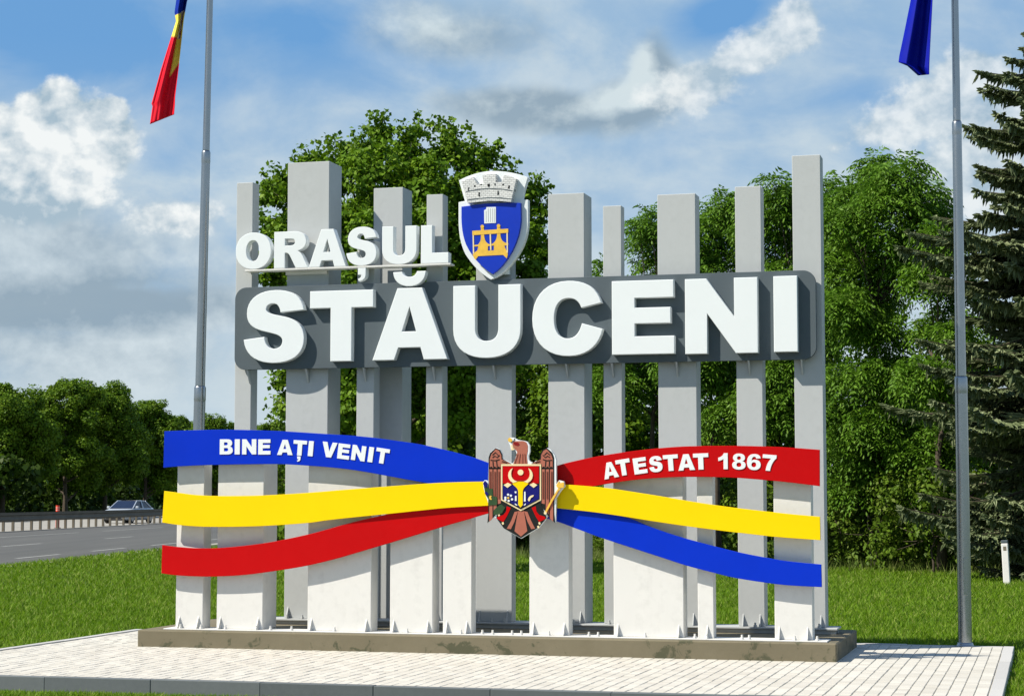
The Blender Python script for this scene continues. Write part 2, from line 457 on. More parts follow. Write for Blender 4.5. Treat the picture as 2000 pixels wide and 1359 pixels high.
def slab(mb, loops, y0, y1, bv=0.0):
    """a plate with the given outline (x,z), front at y0 (towards the viewer), back at y1"""
    L = []
    big = max(range(len(loops)), key=lambda i: abs(area(loops[i])))
    for i, l in enumerate(loops):
        a = area(l)
        if (i == big) != (a > 0): l = l[::-1]
        L.append(l)
    FL = [inset(l, bv) for l in L] if bv > 0 else L
    k0 = len(mb.v)
    for l in FL: mb.v += [(p[0], y0, p[1]) for p in l]
    tr = tessellate_polygon([[Vector((p[0], p[1], 0)) for p in l] for l in FL])
    flatp = [p for l in FL for p in l]
    for a, b_, c_ in tr:
        pa, pb, pc = flatp[a], flatp[b_], flatp[c_]
        ccw = (pb[0] - pa[0]) * (pc[1] - pa[1]) - (pb[1] - pa[1]) * (pc[0] - pa[0]) > 0
        mb.f.append((k0 + a, k0 + b_, k0 + c_) if ccw else (k0 + a, k0 + c_, k0 + b_))
    rings = [(FL, y0)]
    if bv > 0: rings.append((L, y0 + bv))
    rings.append((L, y1))
    starts = [k0]
    for LL, yy in rings[1:]:
        starts.append(len(mb.v))
        for l in LL: mb.v += [(p[0], yy, p[1]) for p in l]
    for r in range(len(rings) - 1):
        off = 0
        for l in L:
            n = len(l)
            for i in range(n):
                j = (i + 1) % n
                mb.f.append((starts[r] + off + j, starts[r] + off + i, starts[r + 1] + off + i, starts[r + 1] + off + j))
            off += n
    kb = starts[-1]
    for a, b_, c_ in tr:
        pa, pb, pc = flatp[a], flatp[b_], flatp[c_]
        ccw = (pb[0] - pa[0]) * (pc[1] - pa[1]) - (pb[1] - pa[1]) * (pc[0] - pa[0]) > 0
        mb.f.append((kb + a, kb + c_, kb + b_) if ccw else (kb + a, kb + b_, kb + c_))
    return mb
GLYPH = {
 'S': "M302 243 L460 230 C445 130 370 92 268 92 C150 92 75 150 75 245 C75 320 120 350 200 370 C270 388 316 398 316 434 C316 465 295 486 262 486 C220 486 200 455 196 405 L55 422 C65 525 140 582 260 582 C390 582 462 525 462 418 C462 330 400 290 330 272 C260 255 206 250 206 218 C206 195 225 182 252 182 C285 182 298 210 302 243 Z",
 'T': "M0 0 L428 0 L428 118 L283 118 L283 482 L140 482 L140 118 L0 118 Z",
 'A': "M922 560 L1090 78 L1258 78 L1428 560 L1270 560 L1247 478 L1098 478 L1070 560 Z M1172 205 L1122 370 L1217 370 Z",
 'U': "M1465 56 L1615 56 L1615 345 C1615 400 1640 433 1692 433 C1745 433 1770 400 1770 345 L1770 56 L1920 56 L1920 350 C1920 475 1835 548 1692 548 C1548 548 1465 475 1465 350 Z",
 'C': "M490 247 C460 140 380 97 270 97 C120 97 32 195 32 345 C32 500 125 595 275 595 C395 595 475 530 498 420 L362 380 C345 445 315 478 270 478 C210 478 178 430 178 345 C178 260 210 212 272 212 C315 212 345 235 358 278 Z",
 'E': "M560 90 L968 90 L968 207 L712 207 L712 272 L948 272 L948 378 L712 378 L712 463 L972 463 L972 583 L560 583 Z",
 'N': "M1045 80 L1188 80 L1370 337 L1370 80 L1525 80 L1525 577 L1380 577 L1192 312 L1192 577 L1045 577 Z",
 'I': "M0 0 L158 0 L158 502 L0 502 Z",
 'L': "M1660 85 L1757 85 L1757 302 L1895 302 L1895 385 L1660 385 Z",
 'O': "M90 302 C90 210 150 150 240 150 C330 150 390 210 390 302 C390 395 330 455 240 455 C150 455 90 395 90 302 Z M180 302 C180 250 200 215 237 215 C270 215 288 250 288 302 C288 352 270 387 237 387 C200 387 180 352 180 302 Z",
 'R': "M415 140 L580 140 C650 140 688 170 688 222 C688 265 660 290 615 300 C635 308 648 325 660 348 L705 440 L600 440 L555 350 C540 320 530 315 512 315 L508 315 L508 440 L415 440 Z M508 200 L508 255 L548 255 C580 255 592 245 592 227 C592 208 580 200 550 200 Z",
 'B': "M0 0 L78 0 C115 0 134 15 134 42 C134 58 125 70 108 76 C130 82 141 97 141 117 C141 145 120 160 82 160 L0 160 Z M46 32 L46 64 L66 64 C80 64 86 58 86 48 C86 38 80 32 66 32 Z M46 92 L46 127 L70 127 C86 127 92 121 92 109 C92 98 86 92 70 92 Z",
 'V': "M0 0 L52 0 L80 105 L108 0 L160 0 L106 172 L52 172 Z",
 '1': "M62 0 L105 0 L105 172 L58 172 L58 62 C42 74 24 80 0 84 L0 48 C32 42 52 26 62 0 Z",
 '8': "M72 0 C115 0 138 18 138 48 C138 66 128 78 110 85 C134 92 146 108 146 129 C146 160 118 180 73 180 C28 180 0 161 0 129 C0 107 13 92 36 85 C17 77 8 65 8 48 C8 19 32 0 72 0 Z M73 30 C60 30 52 37 52 50 C52 63 60 71 73 71 C86 71 94 63 94 50 C94 37 86 30 73 30 Z M73 101 C56 101 47 110 47 126 C47 141 57 150 73 150 C89 150 99 141 99 126 C99 110 90 101 73 101 Z",
 '6': "M145 46 L98 52 C95 38 88 31 77 31 C58 31 50 47 48 78 C58 68 70 64 86 64 C124 64 148 86 148 121 C148 157 120 182 76 182 C26 182 0 150 0 92 C0 32 28 0 80 0 C118 0 140 16 145 46 Z M75 93 C59 93 49 104 49 121 C49 139 60 150 75 150 C90 150 100 139 100 121 C100 104 90 93 75 93 Z",
 '7': "M0 0 L148 0 L148 34 C112 68 95 115 90 175 L42 175 C46 120 62 76 92 40 L0 40 Z",
 'breve': "M1425 482 L1502 480 C1510 510 1535 525 1565 525 C1600 525 1620 508 1628 478 L1705 478 C1698 560 1645 606 1565 606 C1485 606 1432 565 1425 482 Z",
 'comma': "M0 0 L60 0 L60 60 C60 110 42 135 6 140 L0 112 C18 108 26 95 26 70 L0 70 Z",
}
def glyph_loops(ch, x0, x1, z0, z1, rot=0.0):
    """glyph fitted to the box (x0..x1, z0 bottom..z1 top), turned clockwise by rot degrees"""
    ls = flat(GLYPH[ch])
    xs = [p[0] for l in ls for p in l]; ys = [p[1] for l in ls for p in l]
    ax, bx, ay, by = min(xs), max(xs), min(ys), max(ys)
    cx, cz = (x0 + x1) / 2, (z0 + z1) / 2; c_, s_ = cos(radians(rot)), sin(radians(rot))
    r = []
    for l in ls:
        q = []
        for p in l:
            x = x0 + (p[0] - ax) / (bx - ax) * (x1 - x0) - cx
            z = z1 - (p[1] - ay) / (by - ay) * (z1 - z0) - cz
            q.append((cx + x * c_ + z * s_, cz - x * s_ + z * c_))
        r.append(q)
    return r

# ================================================================== ground, road, pavement
GZ = -0.10
def gz_at(v, pf):
    """the lawn drops a little in front of the apron"""
    return GZ - 0.03 * np.clip((pf + 0.6 - v) / 0.55, 0, 1)
# carriageway beside the lawn: near edge measured at two points
E1, E2 = ground(0, 1105, GZ), ground(313, 1072, GZ)
RD = (E2 - E1).normalized(); RN = Vector((-RD.y, RD.x, 0))        # RN points away from the sign
def road_pt(s, n, z): return E1 + RD * s + RN * n + Vector((0, 0, z - E1.z))
def road_box(mb, s0, s1, n0, n1, z0, z1):
    q = [road_pt(s, n, z) for z in (z0, z1) for s, n in ((s0, n0), (s1, n0), (s1, n1), (s0, n1))]
    mb.add(q, [(0, 3, 2, 1), (4, 5, 6, 7), (0, 1, 5, 4), (1, 2, 6, 5), (2, 3, 7, 6), (3, 0, 4, 7)])
kb = ground(0, 1039, GZ)
RW = (kb - E1).dot(RN)                                            # width to the barrier kerb
road = MB(); q = [road_pt(s, n, GZ + 0.006) for s, n in ((-60, 0), (900, 0), (900, RW + 0.3), (-60, RW + 0.3))]
road.add(q, [(0, 1, 2, 3)])
road_o = tagv(road.build('road', M['asphalt']), 'grey asphalt dual carriageway running into the distance', kind='structure')
q = [road_pt(s, n, GZ + 0.005) for s, n in ((-60, RW + 0.304), (900, RW + 0.304), (900, RW + 13), (-60, RW + 13))]
MB().add(q, [(0, 1, 2, 3)]).build('far_carriageway', M['asphalt_pale'], road_o)
def dashes(n, w, s0, s1, on, period, first=0.0):
    s = s0 + first
    while s < s1:
        mb = MB(); q = [road_pt(a, b_, GZ + 0.011) for a, b_ in ((s, n), (s + on, n), (s + on, n + w), (s, n + w))]
        mb.add(q, [(0, 1, 2, 3)]); mb.build('lane_marking', M['lane'], road_o); s += period
def road_sn(px, py):
    d = ground(px, py, GZ) - E1; return d.dot(RD), d.dot(RN)
sA, nA = road_sn(215, 1073.5); sB, nB = road_sn(208, 1052)
dashes(nA, 0.16, sA - 1.8 - 7.2 * 3, 130, 3.9, 7.2)
dashes(nB, 0.16, sB - 12.5 * 2, 160, 4.3, 12.5)
dashes(road_sn(60, 1046)[1], 0.15, 0, 220, 12.0, 16.0)
tagv(MB().add([road_pt(s, n, GZ + 0.004) for s, n in ((-60, -0.45), (400, -0.45), (400, 0.0), (-60, 0.0))], [(0, 1, 2, 3)]).build('road_verge', M['bedding']), 'dusty strip between asphalt and lawn', kind='structure')

# ---------------- raised pavement under the sign (frame: u along the sign, v into the picture)
SIGN_M = Matrix.Translation(ORG) @ Matrix.Rotation(-TH, 4, 'Z')
PV_F = loc(0, 1320)[1]; PV_B = loc(1830, 1259.5)[1] + 0.0
PU_R = loc(1972, 1300)[0]; PU_L = (loc(0, 1263)[0] + loc(300, 1227)[0]) / 2
sheet = MB(); us = (-2500, PU_L - 0.5, PU_R + 0.5, 2500); vs_ = (-60, PV_F + 0.05, PV_F + 0.6, 2500)
sheet.add([(u_, v_, float(gz_at(v_, PV_F))) for v_ in vs_ for u_ in us], [(j * 4 + i, j * 4 + i + 1, j * 4 + i + 5, j * 4 + i + 4) for j in range(3) for i in range(3)])
gr_ = tagv(sheet.build('ground', M['turf']), 'level turf ground around the sign', kind='structure'); gr_.location = ORG; gr_.rotation_euler = (0, 0, -TH)
pave = empty('pavement', ORG, -TH)
tagv(pave, 'pale paved apron around the sign with dark kerb stones', kind='structure')
bed = MB(); bed.box(PU_L + 0.09, PU_R - 0.09, PV_F + 0.09, PV_B - 0.06, GZ - 0.1, -0.009)
bed.build('bedding', M['bedding'], pave)
KW = 0.10
def kerb_run(u0, u1, v0, v1, along, mat, seg=0.985, name='kerb_stone', top=0.006):
    rng = random.Random(int(abs(u0 * 31 + v0 * 17) * 10))
    L = (u1 - u0) if along == 'u' else (v1 - v0); n = max(1, round(L / seg)); st = L / n
    for i in range(n):
        a = i * st + 0.0015; b_ = (i + 1) * st - 0.0015; h = top + rng.uniform(-0.003, 0.003); j = rng.uniform(-0.003, 0.003)
        mb = MB()
        if along == 'u': mb.box(u0 + a, u0 + b_, v0 + j, v1 + j, GZ - 0.12, h, 0.004)
        else: mb.box(u0 + j, u1 + j, v0 + a, v0 + b_, GZ - 0.12, h, 0.004)
        mb.build(name, mat, pave)
kerb_run(PU_L, PU_R, PV_F, PV_F + KW, 'u', M['kerb'])
kerb_run(PU_R - 0.11, PU_R, PV_F + KW + 0.004, PV_B, 'v', M['border'], name='border_stone')
kerb_run(PU_L, PU_L + KW, PV_F + KW + 0.004, PV_B, 'v', M['border'], name='border_stone')
kerb_run(PU_L + KW + 0.004, PU_R - 0.114, PV_B - KW, PV_B, 'u', M['border'], name='border_stone')

# ================================================================== the sign
SLAB_L = loc(1635, 1292)[0]; SLAB_D = 2.05
SLAB_H = P(960, 1243, 0.0)[1]
FV, GV, BVV = 0.19, 1.32, 1.68
sign = empty('welcome_sign', ORG, -TH)
tagv(sign, 'white lettered town welcome sign of grey posts and coloured ribbons on a concrete plinth', 'sign')
base_mb = MB(); base_mb.box(0, SLAB_L, 0, SLAB_D, GZ, SLAB_H, 0.012)
base_mb.build('concrete_plinth', M['concrete'], sign)
RAIL_F, RAIL_B = 0.014, 0.065
fr = MB(); fr.box(P(318, 1225, .1)[0], SLAB_L - 0.1, 0.11, 0.42, SLAB_H + 0.0005, SLAB_H + RAIL_F, 0.003)
fr_o = fr.build('base_rail', M['post_white'], sign)
br = MB(); br.box(P(440, 1215, GV)[0], SLAB_L - 0.12, GV - 0.09, GV + 0.30, SLAB_H + 0.045, SLAB_H + RAIL_B, 0.003)
br.box(P(440, 1215, GV)[0] + 0.02, SLAB_L - 0.14, GV - 0.05, GV - 0.01, SLAB_H + 0.0005, SLAB_H + 0.045)
br.box(P(440, 1215, GV)[0] + 0.02, SLAB_L - 0.14, GV + 0.18, GV + 0.22, SLAB_H + 0.0005, SLAB_H + 0.045)
br_o = br.build('base_rail', M['post'], sign)
def bolt(u, v, z, parent):
    mb = MB(); mb.tube([(u, v, z), (u, v, z + 0.045)], [0.011, 0.011], 8); mb.tube([(u, v, z + 0.001), (u, v, z + 0.02)], [0.02, 0.02], 6)
    mb.build('anchor_bolt', M['post_white'] if parent is fr_o else M['post'], parent)
for px in (352, 392, 440, 500, 528, 569, 653, 795, 900, 942, 962, 1000, 1018, 1072, 1150, 1168, 1260, 1357, 1380, 1449, 1463, 1552, 1596):
    bolt(P(px, 1235, 0.14)[0], 0.145, SLAB_H + RAIL_F, fr_o)
for px in (560, 590, 960, 985, 1120, 1190, 1475, 1600):
    bolt(P(px, 1220, GV - 0.07)[0], GV - 0.066, SLAB_H + RAIL_B, br_o)
def gusset(u, v, z, parent, mat, h=0.13, d=0.062, t_=0.011):
    vs = []
    for uu in (u - t_ / 2, u + t_ / 2): vs += [(uu, v, z), (uu, v - d, z), (uu, v - d, z + 0.012), (uu, v, z + h)]
    MB().add(vs, [(0, 1, 2, 3), (7, 6, 5, 4), (0, 4, 5, 1), (1, 5, 6, 2), (2, 6, 7, 3), (3, 7, 4, 0)]).build('gusset', mat, parent)
def post(u0, u1, v, d, z0, z1, mat, gus, name='post', label=None):
    mb = MB(); mb.box(u0, u1, v, v + d, z0, z1, 0.005)
    o = mb.build(name, mat, sign)
    if label: o['label'] = label
    for g in gus: gusset(g, v, z0, o, mat)
    return o
# short white front posts: left, right edge, depth, top hidden behind the upper ribbon
for xl, xr, d, yt in ((343, 396, .20, 878), (423, 513, .38, 872), (600.6, 724.6, .21, 878), (761.5, 845, .23, 900), (865, 921, .16, 918),
                      (1034, 1111.4, .16, 932), (1198.7, 1335.5, .20, 905), (1363, 1394, .15, 900), (1513, 1587, .17, 908)):
    u0, u1 = P(xl, 1200, FV)[0], P(xr, 1200, FV)[0]; zt = P((xl + xr) / 2, yt, FV)[1]
    w = u1 - u0
    g = [u0 + w * 0.6] if w < 0.2 else [u0 + 0.045, u1 - 0.05]
    post(u0, u1, FV, d, SLAB_H + RAIL_F, zt, M['post_white'], g, 'short_post')
# tall grey posts behind: edges measured at row y, depth, top row
for xl, xr, yr, d, yt, v, g in ((458, 490, 780, .185, 357, GV, 2), (558, 640, 820, .40, 317, GV, 2), (696, 730, 820, .20, 470, GV, 1), (728.5, 786, 640, .33, 367, BVV, 2),
                          (832, 864, 800, .19, 380, GV, 2), (929.5, 1000, 800, .16, 410, GV, 2), (1071, 1142, 800, .36, 378, GV, 2), (1179, 1215, 800, .16, 402, GV, 2),
                          (1286, 1361, 800, .25, 379, GV, 2), (1439, 1490, 800, .22, 364, GV, 2), (1552, 1608, 800, .24, 303, GV, 2)):
    u0, u1 = P(xl, yr, v)[0], P(xr, yr, v)[0]; zt = P((xl + xr) / 2, yt, v)[1]
    gs = [u0 + 0.05, u1 - 0.05] if g == 2 else [(u0 + u1) / 2]
    if u1 - u0 < 0.22: gs = [u1 - 0.06]
    post(u0, u1, v, d, SLAB_H + (RAIL_B if v == GV else 0.0005), zt, M['post'], gs, 'tall_post')

# lettered panel
pu0, pu1 = P(458.5, 640, GV - .1)[0], P(1594, 620, GV - .1)[0]
pzt, pzb = P(1000, 545.4, GV - .1)[1], P(1000, 712.5, GV - .1)[1]
r = 0.135; outl = []
for cx, cz, a0 in ((pu1 - r, pzt - r, 0), (pu0 + r, pzt - r, 90), (pu0 + r, pzb + r, 180), (pu1 - r, pzb + r, 270)):
    for k in range(9):
        a = radians(a0 + k * 90 / 8); outl.append((cx + r * cos(a), cz + r * sin(a)))
mb = MB(); slab(mb, [outl], GV - .1, GV - .058, 0.003)
panel = mb.build('name_panel', M['panel'], sign)
for px in (487, 601, 713, 848, 966, 1108, 1197, 1323, 1464, 1567):
    u = P(px, 735, GV - .03)[0]; mb = MB(); vs = []
    for uu in (u - 0.009, u + 0.009): vs += [(uu, GV - .095, pzb - 0.001), (uu, GV - 0.001, pzb - 0.001), (uu, GV - 0.001, pzb - 0.15), (uu, GV - 0.012, pzb - 0.15)]
    mb.add(vs, [(0, 1, 2, 3), (7, 6, 5, 4), (0, 4, 5, 1), (1, 5, 6, 2), (2, 6, 7, 3), (3, 7, 4, 0)])
    mb.box(u - 0.05, u + 0.05, GV - .0575, GV - 0.001, pzb + 0.03, pzb + 0.1)
    mb.build('bracket', M['post'], panel)
def raised(ch, x0, x1, yt, yb, vf, vb, parent, mat, bv=0.005, nm=None):
    cx = (x0 + x1) / 2; cy = (yt + yb) / 2
    mb = MB(); slab(mb, glyph_loops(ch, P(x0, cy, vf)[0], P(x1, cy, vf)[0], P(cx, yb, vf)[1], P(cx, yt, vf)[1]), vf, vb, bv)
    o = mb.build('letter', mat, parent); o['label'] = 'white raised ' + (nm or 'letter ' + ch); return o
LV = GV - 0.188
for ch, x0, x1, yt, yb in (('S', 476, 594, 566.7, 708.8), ('T', 605, 729, 567.3, 705.3), ('A', 727.4, 874, 562.3, 702.5), ('U', 885, 1017, 556.8, 699), ('C', 1039.4, 1177, 548.6, 695.5),
                           ('E', 1195, 1317, 547.6, 691.7), ('N', 1338, 1480, 543.3, 690.2), ('I', 1511, 1557.6, 539, 687)):
    raised(ch, x0, x1, yt, yb, LV, GV - .1005, panel, M['letter'])
raised('breve', 767.7, 832, 530, 559.2, LV, GV - .1005, panel, M['letter'], nm='breve accent over the letter A')

# upper word on its shelf
SV = GV - 0.155
us0, us1 = P(478, 530, SV)[0], P(880, 514, SV)[0]
sz = P(680, 520.3, SV)[1]
mb = MB(); mb.box(us0, us1, SV, GV - 0.001, sz - 0.020, sz, 0.003)
mb.box(P(560, 520, GV)[0], P(640, 520, GV)[0], GV - 0.03, GV - 0.0012, sz - 0.06, sz - 0.021)
shelf = mb.build('letter_shelf', M['post_white'], sign)
for ch, x0, x1, yt in (('O', 460.5, 529.7, 454.3), ('R', 535.4, 602, 452), ('A', 603, 676, 447.6), ('S', 676.4, 735.5, 443), ('U', 746.3, 813.8, 441.8), ('L', 822, 876, 439.6)):
    cx = (x0 + x1) / 2; mb = MB()
    zt_ = P(cx, yt, SV)[1]
    zb_ = sz + 0.002
    slab(mb, glyph_loops(ch, P(x0, 480, SV)[0], P(x1, 480, SV)[0], zb_, zt_), SV, SV + 0.10, 0.004)
    mb.build('letter', M['letter'], shelf)['label'] = 'white raised letter ' + ch + ' of the upper word'
mb = MB(); slab(mb, glyph_loops('comma', P(699, 535, SV)[0], P(714.5, 535, SV)[0], P(705, 549.5, SV)[1], sz - 0.022), SV, SV + 0.10, 0.004)
mb.build('letter', M['letter'], shelf)['label'] = 'white raised comma hanging below the letter S'

# ---------------- ribbons
def smooth(pts, n=5):
    r = []
    for i in range(len(pts) - 1):
        p0 = pts[max(i - 1, 0)]; p1 = pts[i]; p2 = pts[i + 1]; p3 = pts[min(i + 2, len(pts) - 1)]
        for k in range(n):
            t_ = k / n
            r.append(tuple(0.5 * (2 * p1[j] + (p2[j] - p0[j]) * t_ + (2 * p0[j] - 5 * p1[j] + 4 * p2[j] - p3[j]) * t_ * t_ + (3 * p1[j] - p0[j] - 3 * p2[j] + p3[j]) * t_ ** 3) for j in (0, 1)))
    r.append(pts[-1]); return r
VA, VB = 0.055, 0.088              # yellow in front, blue and red behind it
def ribbon(top, bot, vf, mat, label):
    t_ = [P(x, y, vf) for x, y in smooth(top)]; b_ = [P(x, y, vf) for x, y in smooth(bot)]
    mb = MB(); slab(mb, [t_ + b_[::-1]], vf, vf + 0.026, 0.0025)
    o = mb.build('ribbon', mat, sign); o['label'] = label; return o
rb_blue = ribbon([(321, 842), (360, 840.5), (420, 839), (460, 839), (500, 840), (560, 842.3), (640, 847.5), (700, 851.5), (760, 858.5), (830, 869.5), (910, 889), (955, 904), (1012, 925)],
       [(319, 913), (340, 911), (400, 908), (460, 906.8), (520, 906), (560, 906.5), (640, 912), (700, 919), (780, 933.5), (835, 943.5), (900, 956), (955, 968), (1012, 981)], VB, M['blue'], 'blue upper left ribbon with white welcome lettering')
rb_y1 = ribbon([(320.5, 958.5), (345, 961.5), (380, 966), (420, 968), (470, 968), (520, 966.7), (600, 962), (660, 957), (720, 952.3), (780, 947.8), (840, 943.5), (900, 941), (955, 940), (1012, 940)],
       [(316.5, 1020), (345, 1024.3), (380, 1027.5), (420, 1028.6), (480, 1028), (530, 1026), (600, 1021), (640, 1015.5), (700, 1009), (760, 1003), (820, 996.7), (880, 991), (955, 987), (1012, 984)], VA, M['yellow'], 'yellow left ribbon')
rb_r1 = ribbon([(316.5, 1064), (340, 1067), (380, 1070), (420, 1070), (470, 1066), (530, 1058), (600, 1043.5), (640, 1033), (690, 1019), (760, 1003), (830, 988), (900, 976), (1012, 960)],
       [(315, 1119), (345, 1123), (390, 1125.3), (430, 1125), (480, 1122), (540, 1114), (600, 1104), (660, 1089.5), (730, 1069), (800, 1048), (870, 1026.5), (910, 1015), (951, 1003), (1012, 988)], VB, M['red'], 'red lower left ribbon')
rb_red = ribbon([(1026, 929), (1088, 909), (1120.5, 900.5), (1161, 892), (1215, 883.4), (1269, 876.8), (1323, 872.2), (1366, 870.8), (1439, 870.3), (1512, 872.2), (1552, 874.4), (1601, 878)],
       [(1026, 975), (1088, 963), (1158, 949.5), (1201, 942), (1242, 936.5), (1296, 932.3), (1342, 931), (1393, 931.3), (1442, 933), (1509, 938.5), (1552, 943), (1601, 949.2)], VB, M['red'], 'red upper right ribbon with white lettering')
rb_y2 = ribbon([(1026, 939), (1088, 944.5), (1147, 949), (1188, 953), (1242, 961), (1296, 969.6), (1339, 977), (1390, 985), (1442, 992), (1512, 1000), (1555, 1004.5), (1601.5, 1008.7)],
       [(1026, 984), (1088, 991.8), (1120, 995.3), (1161, 1000), (1215, 1007.7), (1269, 1016.6), (1339, 1027), (1398, 1034.6), (1442, 1040), (1512, 1047.8), (1566, 1052), (1602.5, 1054.6)], VA, M['yellow'], 'yellow right ribbon')
rb_b2 = ribbon([(1026, 965), (1088, 978), (1150, 991), (1231, 1012.5), (1269, 1028), (1323, 1046.5), (1377, 1061.5), (1439, 1077.3), (1512, 1091.5), (1552, 1097), (1604, 1101.8)],
       [(1026, 1000), (1088, 1018), (1120.5, 1030), (1161, 1045), (1188, 1054.4), (1242, 1072), (1296, 1089.5), (1339, 1103.5), (1398, 1119), (1444, 1129.5), (1512, 1139.6), (1552, 1143.4), (1605, 1146)], VB, M['blue'], 'blue lower right ribbon')
# stand-offs that hold the ribbons on the posts
for rb, spots, vb in ((rb_blue, ((370, 875), (468, 873), (662, 882), (803, 902)), VB), (rb_y1, ((370, 995), (468, 998), (662, 985), (803, 973), (893, 966)), VA),
                      (rb_r1, ((370, 1097), (468, 1095), (662, 1062), (803, 1024)), VB), (rb_red, ((1267, 905), (1378, 901), (1550, 912)), VB),
                      (rb_y2, ((1267, 990), (1378, 1008), (1550, 1027), (1098, 970)), VA), (rb_b2, ((1267, 1055), (1378, 1088), (1550, 1118), (1098, 1003)), VB)):
    for px, py in spots:
        u, z = P(px, py, FV); MB().box(u - 0.02, u + 0.02, vb + 0.0262, FV - 0.001, z - 0.02, z + 0.02).build('stand_off', M['post_white'], rb)
# small white letters fixed on the ribbons: glyph, centre, width, height in the enlarged detail, turn
def ribbon_text(items, ox, oy, sc, hh, rb, vf):
    for ch, cx, cy, w, rot in items:
        px, py = ox + cx / sc, oy + cy / sc
        u, z = P(px, py, vf); k = P(px + 1, py, vf)[0] - u; kz = z - P(px, py + 1, vf)[1]
        h = (hh if ch != 'comma' else 56) / sc
        mb = MB(); slab(mb, glyph_loops(ch, u - w / sc * k / 2, u + w / sc * k / 2, z - h * kz / 2, z + h * kz / 2, rot), vf - 0.007, vf - 0.0005, 0.001)
        mb.build('letter', M['letter'], rb)['label'] = 'small white ' + ('comma' if ch == 'comma' else ('numeral ' if ch.isdigit() else 'letter ') + ch)
ribbon_text([('B', 175, 121, 138, 0), ('I', 291, 121, 54, 0), ('N', 417, 121, 150, 0), ('E', 577, 122, 130, 0), ('A', 795, 127, 164, 1), ('T', 952, 133, 142, 4), ('comma', 940, 249, 36, 4), ('I', 1067, 140, 52, 5),
             ('V', 1263, 152, 158, 6), ('E', 1415, 170, 126, 7), ('N', 1572, 187, 146, 8), ('I', 1700, 203, 52, 8), ('T', 1822, 217, 142, 9)], 410, 850, 5.405, 160, rb_blue, VB)
ribbon_text([('A', 175, 259, 158, -11), ('T', 312, 229, 150, -9), ('E', 489, 212, 140, -8), ('S', 653, 195, 140, -6), ('T', 812, 181, 158, -4), ('A', 977, 175, 176, -3), ('T', 1130, 167, 162, -2),
             ('1', 1364, 164, 100, 0), ('8', 1532, 168, 142, 1), ('6', 1690, 173, 146, 3), ('7', 1851, 181, 146, 5)], 1160, 870, 5.405, 170, rb_red, VB)

# ---------------- state arms: a cut-out plate with layered prints
EV = -0.022
def emblem_tools(ox, oy, sc, vref, parent):
    def pt(p): return P(ox + p[0] / sc, oy + p[1] / sc, vref)
    def lay(name, loops, vf, vb, mat, bv=0.0, label=None):
        if isinstance(loops, str): loops = flat(loops, 6)
        mb = MB(); slab(mb, [[pt(p) for p in l] for l in loops], vf, vb, bv)
        o = mb.build(name, mat, parent)
        if label: o['label'] = label
        return o
    return pt, lay
def stroke(mb_pts, w):
    """thin closed outline around a polyline"""
    a = []; b_ = []
    n = len(mb_pts)
    for i, p in enumerate(mb_pts):
        p0, p1 = Vector(mb_pts[max(i - 1, 0)]), Vector(mb_pts[min(i + 1, n - 1)])
        d = (p1 - p0).normalized(); nn = Vector((-d.y, d.x)) * w / 2
        a.append((p[0] + nn.x, p[1] + nn.y)); b_.append((p[0] - nn.x, p[1] - nn.y))
    return a + b_[::-1]
plate_loop = [(318, 1128), (328, 1000), (330, 905), (318, 850), (296, 790), (270, 700), (262, 630), (284, 596), (318, 600), (328, 620), (330, 330), (352, 265), (420, 205), (474, 226), (508, 290), (514, 350), (560, 365),
              (622, 398), (650, 355), (668, 290), (655, 240), (604, 244), (590, 190), (570, 145), (564, 105), (590, 82), (640, 84), (690, 112), (760, 122), (808, 136), (836, 180), (838, 260), (820, 310), (824, 350),
              (840, 374), (872, 388), (905, 362), (952, 362), (960, 300), (990, 245), (1040, 206), (1092, 235), (1140, 300), (1158, 360), (1154, 640), (1185, 596), (1250, 615), (1260, 680), (1212, 730), (1156, 820),
              (1150, 1128), (1050, 1040), (1022, 1085), (952, 1175), (726, 1312), (516, 1190), (496, 1135), (424, 1062), (392, 1062)]
plate_loop = inset(plate_loop, 5.0 if area(plate_loop) > 0 else -5.0)
mb = MB(); _pt, _ = emblem_tools(900, 840, 6.18, EV, sign)
slab(mb, [[_pt(p) for p in plate_loop]], EV, EV + 0.035, 0.002)
for px, py in ((975, 965), (1065, 965), (1020, 950)):
    u, z = P(px, py, EV); mb.box(u - 0.03, u + 0.03, EV + 0.036, VA - 0.001, z - 0.03, z + 0.03)
arms = mb.build('eagle_emblem', M['letter'], sign); arms['label'] = 'brown eagle coat of arms with a red and blue shield'
pt, lay = emblem_tools(900, 840, 6.18, EV, arms)
def E(k): return EV - 0.003 * k
def mirror(l, c=731): return [(2 * c - p[0], p[1]) for p in l][::-1]
wing_black = [(322, 1118), (334, 1000), (336, 330), (356, 272), (422, 213), (472, 234), (502, 292), (508, 350), (612, 402), (490, 412), (494, 900), (400, 1046), (384, 1058)]
lay('feather_outline', [wing_black], E(1), EV, M['black'])
lay('feather_outline', [mirror(wing_black)], E(1), EV, M['black'])
